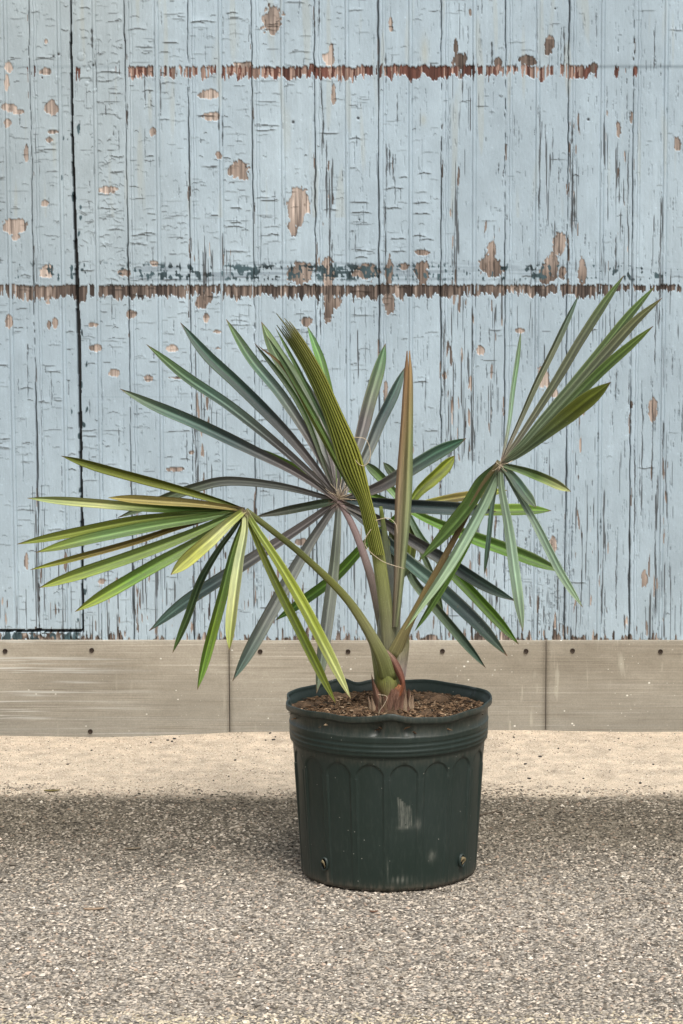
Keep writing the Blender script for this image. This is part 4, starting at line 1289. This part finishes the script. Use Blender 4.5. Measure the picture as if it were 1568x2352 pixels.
rim_wave = .0016 * np.sin(ang * 3 + .6) + .0012 * np.sin(ang * 7 + 2) + .0007 * np.sin(ang * 13)
for i, (r, z, seg) in enumerate(pr):
    rad = r * RR * np.ones(NA); zz = z * sc_h * np.ones(NA)
    outer = 4 <= seg <= 8
    if outer:
        pd = (deg - 0.2 + 360) % 20 - 10            # arched flutes, 18 around
        x = pd / 8.2                                     # -1..1 across a flute
        ztop = .262 * sc_h - .030 * (1 - np.sqrt(np.clip(1 - x * x, 0, 1)))
        inside = (np.abs(x) < 1)
        dz = (ztop - zz)
        fade = np.clip((zz - .01) / .20, .35, 1)
        e1 = np.clip(dz / .0016, 0, 1) * np.clip((1 - np.abs(x)) * 8.2 * .0037 / .0022, 0, 1)
        rad = rad - .0031 * e1 * fade * inside
        rad = rad + .0010 * gs((np.abs(x) - 1) * 8.2, .7) * (zz < .235) * fade
    rad = rad + .0013 * np.sin(2 * ang + 1.1) + .0008 * np.sin(5 * ang)
    if seg >= 9 and seg <= 36:
        up = min(1, max(0, (z - .30) / .05))
        rad = rad + rim_wave * up * 1.3; zz = zz + rim_wave[::-1] * up * 1.2
        # dents: handle recess in front, pinched rim at the back and right
        f = gs(deg - 3, 8)
        dimple = gs(z - .331, .009) * (gs(np.abs(deg - 3) - 8.0, 3.0) * .0105 - gs(deg - 3, 4.5) * .004)
        rad = rad - dimple
        rad = rad + .003 * gs(deg - 3, 9) * gs(z - .352, .010)
        zz = zz + .008 * gs(deg - 3, 7) * up * (z > .34)
        bk = gs(((deg - 205 + 180) % 360) - 180, 11)
        rad = rad - .012 * bk * up
        zz = zz + .007 * bk * up * np.sin(((deg - 205 + 180) % 360 - 180) / 5.)
        rt = gs(deg - 115, 6); rad = rad - .009 * rt * up; zz = zz + .003 * rt * up
        lf = gs(deg + 92, 7); rad = rad - .006 * lf * up; zz = zz - .003 * lf * up
    vs[i, :, 0] = CX + rad * np.sin(ang)
    vs[i, :, 1] = YP - rad * np.cos(ang)
    vs[i, :, 2] = zz + .002
    # scuffs on the front, where pale strokes have scraped it
    if seg <= 8:
        zr = z
        for k in range(7):
            c0_ = 6.5 + k * 1.25 + (.21 - zr) * 16
            scf[i] += .42 * gs(deg - c0_, .35 + .12 * (k % 3)) * ((zr < .196 - .004 * k) & (zr > .133 + .003 * (k % 4)))
        scf[i] += .35 * gs(deg - 11, 4) * gs(zr - .134, .004) + .5 * gs(deg - 8, 6) * gs(zr - .026, .006) * (.5 + .5 * np.sin(deg * 2.1)) + .3 * gs(deg - 29, 2.5) * gs(zr - .07, .009)
        scf[i] += .25 * gs(deg - 19, 1.6) * gs(zr - .140, .010) + .3 * gs(deg - .5, .5) * gs(zr - .045, .016)
        drt[i] += 1.0 * gs(zr, .014) + .5 * gs(deg + 41, 2) * (zr < .05) + .3 * gs(zr - .27, .01)
    if seg > 22 and seg < 30: drt[i] += .25
nr = len(pr)
idx = np.arange(nr * NA).reshape(nr, NA)
q = np.stack([idx[:-1], np.roll(idx, -1, 1)[:-1], np.roll(idx, -1, 1)[1:], idx[1:]], -1).reshape(-1, 4)
M_P = m_pot()
pot = big_mesh('plant_pot', vs.reshape(-1, 3), q, M_P, {'scuff': np.clip(scf, 0, 1).ravel(), 'dirt': np.clip(drt, 0, 1).ravel()})
tag(pot, 'big round dark green-black plastic nursery pot with arched flutes standing on the asphalt', 'pot')

# drain holes low on the pot, dried roots poking from them
M_HOLE = m_plain('hole_dark', (.004, .005, .005), (.01, .012, .011), 80, .9, .1)
M_ROOT = m_plain('dry_root', (.16, .13, .07), (.30, .24, .14), 200, .8)
for (dg_, rootn) in ((-42.5, 2), (53.5, 3), (148, 1), (-138, 1)):
    a = R(dg_); zc = .050
    rs = (.8645 + (.050 - .03) / .07 * .02) * RR
    nrm = Vector((math.sin(a), -math.cos(a), 0)); tn_ = Vector((math.cos(a), math.sin(a), 0))
    c = Vector((CX, YP, 0)) + nrm * (rs + .0006) + Vector((0, 0, zc))
    vs2, fs2 = [], []
    ringp = [(1.28, -.003), (1.22, .0016), (1.05, .0022), (.94, .0004), (.9, -.0006), (0, -.0006)]
    ns = 24
    for (s, dpt_) in ringp:
        for j in range(ns):
            t = 2 * math.pi * j / ns
            vs2.append(c + tn_ * math.cos(t) * .0075 * s + Vector((0, 0, 1)) * math.sin(t) * .0115 * s + nrm * (dpt_ + .0012))
    for i in range(len(ringp) - 1):
        for j in range(ns):
            fs2.append((i * ns + j, i * ns + (j + 1) % ns, (i + 1) * ns + (j + 1) % ns, (i + 1) * ns + j))
    h_ = mesh_obj('drain_hole', vs2, fs2, M_P, pot)
    h_.data.materials.append(M_HOLE)
    for p_ in h_.data.polygons:
        if p_.index >= 3 * ns: p_.material_index = 1
    for k in range(rootn):
        pts = [c + nrm * -.001 + Vector((0, 0, -.009 + .003 * k)) + tn_ * .002 * k,
               c + nrm * .006 + Vector((0, 0, .002 + .002 * k)) + tn_ * (.005 - .004 * k),
               c + nrm * .005 + Vector((0, 0, .008 - .002 * k)) + tn_ * (-.001 - .002 * k),
               c + nrm * .001 + Vector((0, 0, .006 - .004 * k)) + tn_ * -.006]
        C = spline(pts, 16); T = tangents(C); v3, f3 = [], []
        for c_, t_ in zip(C, T):
            N_, S_ = frame(c_, t_, 0)
            for j in range(6):
                v3.append(c_ + S_ * math.sin(j * 1.047) * .0012 + N_ * math.cos(j * 1.047) * .0012)
        for i in range(15):
            for j in range(6): f3.append((i * 6 + j, i * 6 + (j + 1) % 6, (i + 1) * 6 + (j + 1) % 6, (i + 1) * 6 + j))
        mesh_obj('root', v3, f3, M_ROOT, h_)

# ------------------------------------------------------------------ soil
ZS = P(892, 1632, YP).z
nr_, na_ = 46, 200
rad = np.linspace(0, .945 * RR, nr_); an = np.linspace(0, 2 * np.pi, na_, endpoint=False)
rg, ag = np.meshgrid(rad, an, indexing='ij')
sn = gnoise((nr_, na_), 1.2, 1.0, 90); sn2 = gnoise((nr_, na_), 6, 3, 91)
zs = ZS + .0034 * sn * (rg > .003) + .004 * sn2 * (rg > .01) + .004 - .006 * (rg / RR) ** 2
sv = np.stack([CX + rg * np.sin(ag), YP - rg * np.cos(ag), zs], -1).reshape(-1, 3)
idx = np.arange(nr_ * na_).reshape(nr_, na_)
q1 = np.stack([idx[:-1], np.roll(idx, -1, 1)[:-1], np.roll(idx, -1, 1)[1:], idx[1:]], -1).reshape(-1, 4)
ns_ = 9000
ra = np.sqrt(rng.random(ns_)) * .925 * RR; aa = rng.uniform(0, 2 * np.pi, ns_)
sx_, sy_ = CX + ra * np.sin(aa), YP - ra * np.cos(aa)
ssz = rng.uniform(.0012, .0042, ns_) * (1 + 1.2 * (rng.random(ns_) < .04)); 
pal = np.array([[.05, .032, .02], [.10, .062, .036], [.17, .105, .06], [.27, .18, .11], [.34, .25, .16], [.025, .022, .017]])
sc_c = pal[rng.choice(6, ns_, p=[.26, .30, .22, .09, .03, .10])] * rng.uniform(.8, 1.2, (ns_, 1))
M_SOIL = m_tint('potting_soil', .95, .15, 350, .6, 1.4, .8, dist=.003)
soil = big_mesh('potting_soil', sv, q1, M_SOIL, {'tint': np.tile([[.085, .055, .034]], (len(sv), 1)) * (1 + .25 * sn.reshape(-1, 1))})
tag(soil, kind='stuff')
bits = chips('potting_soil_bits', sx_, sy_, ZS + .004 + rng.uniform(0, .006, ns_) - .006 * (ra / RR) ** 2, ssz, .5, sc_c, M_SOIL, 5, 3.0)
bits.name = 'bark_mulch'
tag(bits, kind='stuff')

# ------------------------------------------------------------------ small things on the ground
M_TW = m_plain('twig_bark', (.05, .04, .03), (.13, .10, .07), 200, .85)


def ground_pt(u, v, up=.002):
    Y = ground_Y(v); p = P(u, v, Y); p.z = float(ground_h(p.x, p.y)) + up
    return p


def twig(pts, r, label):
    W = [ground_pt(*p, up=r * .8) for p in pts]
    C = spline(W, 20); T = tangents(C); v3, f3 = [], []
    for i, (c_, t_) in enumerate(zip(C, T)):
        N_, S_ = frame(c_, t_, 0)
        rr = r * (1 - .5 * i / 19)
        for j in range(7):
            v3.append(c_ + (S_ * math.sin(j * .8976) + N_ * math.cos(j * .8976)) * rr * (1 + .2 * math.sin(i * 2.3 + j)))
    for i in range(19):
        for j in range(7): f3.append((i * 7 + j, i * 7 + (j + 1) % 7, (i + 1) * 7 + (j + 1) % 7, (i + 1) * 7 + j))
    f3.append(tuple(range(7))[::-1]); f3.append(tuple(range(19 * 7, 20 * 7)))
    o = mesh_obj('twig', v3, f3, M_TW)
    tag(o, label, 'twig')


twig([(1100, 1874), (1118, 1870), (1136, 1866), (1153, 1867)], .0032, 'dark twig lying on the asphalt just right of the pot')
twig([(1102, 1990), (1116, 1987), (1132, 1989)], .0014, 'short thin dark twig beside the foot of the pot, right side')
M_DL = m_tint('dry_leaf_scrap', .8, .2, 300, .8, 1.2, .3)
for (u, v, l_, col, lab) in [(304, 1952, 17, (.20, .16, .11), 'tan curled leaf scrap on the asphalt left of the pot'), (119, 1820, 18, (.16, .13, .05), 'thin brown leaf scrap at the edge of the concrete apron, far left'),
                             (858, 2098, 9, (.16, .09, .06), 'small reddish brown leaf scrap on the asphalt in front of the pot'), (215, 2090, 24, (.30, .22, .15), 'long pale brown leaf scrap low in the left of the asphalt')]:
    c = ground_pt(u, v, .003); L_ = l_ / F_PX * depth(c)
    v3, f3, cs = [], [], []
    for i in range(11):
        t = i / 10 * 2 - 1
        for j in range(5):
            s = j / 4 * 2 - 1
            hw = L_ * .28 * (1 - t * t) ** .7 + .0002
            v3.append((c.x + t * L_, c.y + s * hw + t * L_ * .15, c.z + .0022 * s * s + .0016 * t * t - .001)); cs.append(col)
    for i in range(10):
        for j in range(4): f3.append((i * 5 + j, (i + 1) * 5 + j, (i + 1) * 5 + j + 1, i * 5 + j + 1))
    o = mesh_obj('leaf_scrap', v3, f3, M_DL, None, True, cs)
    sd = o.modifiers.new('s', 'SOLIDIFY'); sd.thickness = .0007
    tag(o, lab, 'dry leaf', 'leaf scraps lying on the ground')

M_PB = m_plain('dark_pebble', (.035, .03, .026), (.09, .08, .07), 300, .85)
pebs = [(210, 1724), (346, 1707), (155, 1757), (385, 1703), (395, 1706), (400, 1700), (620, 1694), (632, 1702), (628, 1708), (610, 1709), (540, 1751), (525, 1786), (490, 1795), (92, 1757),
        (1180, 1706), (1240, 1745), (1282, 1728), (1420, 1706), (1500, 1760), (1340, 1790), (1525, 1822), (1400, 1730), (1470, 1800), (1215, 1790), (1206, 1760)]
first = None
for k, (u, v) in enumerate(pebs):
    c = ground_pt(u, v, .0012)
    if first is None:
        v3, f3 = [], []
        rr_ = np.random.default_rng(5)
        for i in range(1, 6):
            for j in range(9):
                th_, ph_ = math.pi * i / 6, 2 * math.pi * j / 9
                q_ = 1 + rr_.uniform(-.2, .2)
                v3.append((math.sin(th_) * math.cos(ph_) * .0046 * q_, math.sin(th_) * math.sin(ph_) * .0036 * q_, math.cos(th_) * .0026 * q_))
        for i in range(4):
            for j in range(9): f3.append((i * 9 + j, (i + 1) * 9 + j, (i + 1) * 9 + (j + 1) % 9, i * 9 + (j + 1) % 9))
        f3.append(tuple(range(9))); f3.append(tuple(range(36, 45))[::-1])
        o = mesh_obj('pebble', v3, f3, M_PB); first = o
    else:
        o = first.copy(); COL.objects.link(o)
    o.location = c
    o.rotation_euler = (0, 0, random.uniform(0, 6))
    s_ = random.uniform(.55, 1.15); o.scale = (s_, s_, s_)
    tag(o, 'tiny dark pebble on the pale concrete apron', 'pebble', 'dark pebbles scattered over the concrete apron')
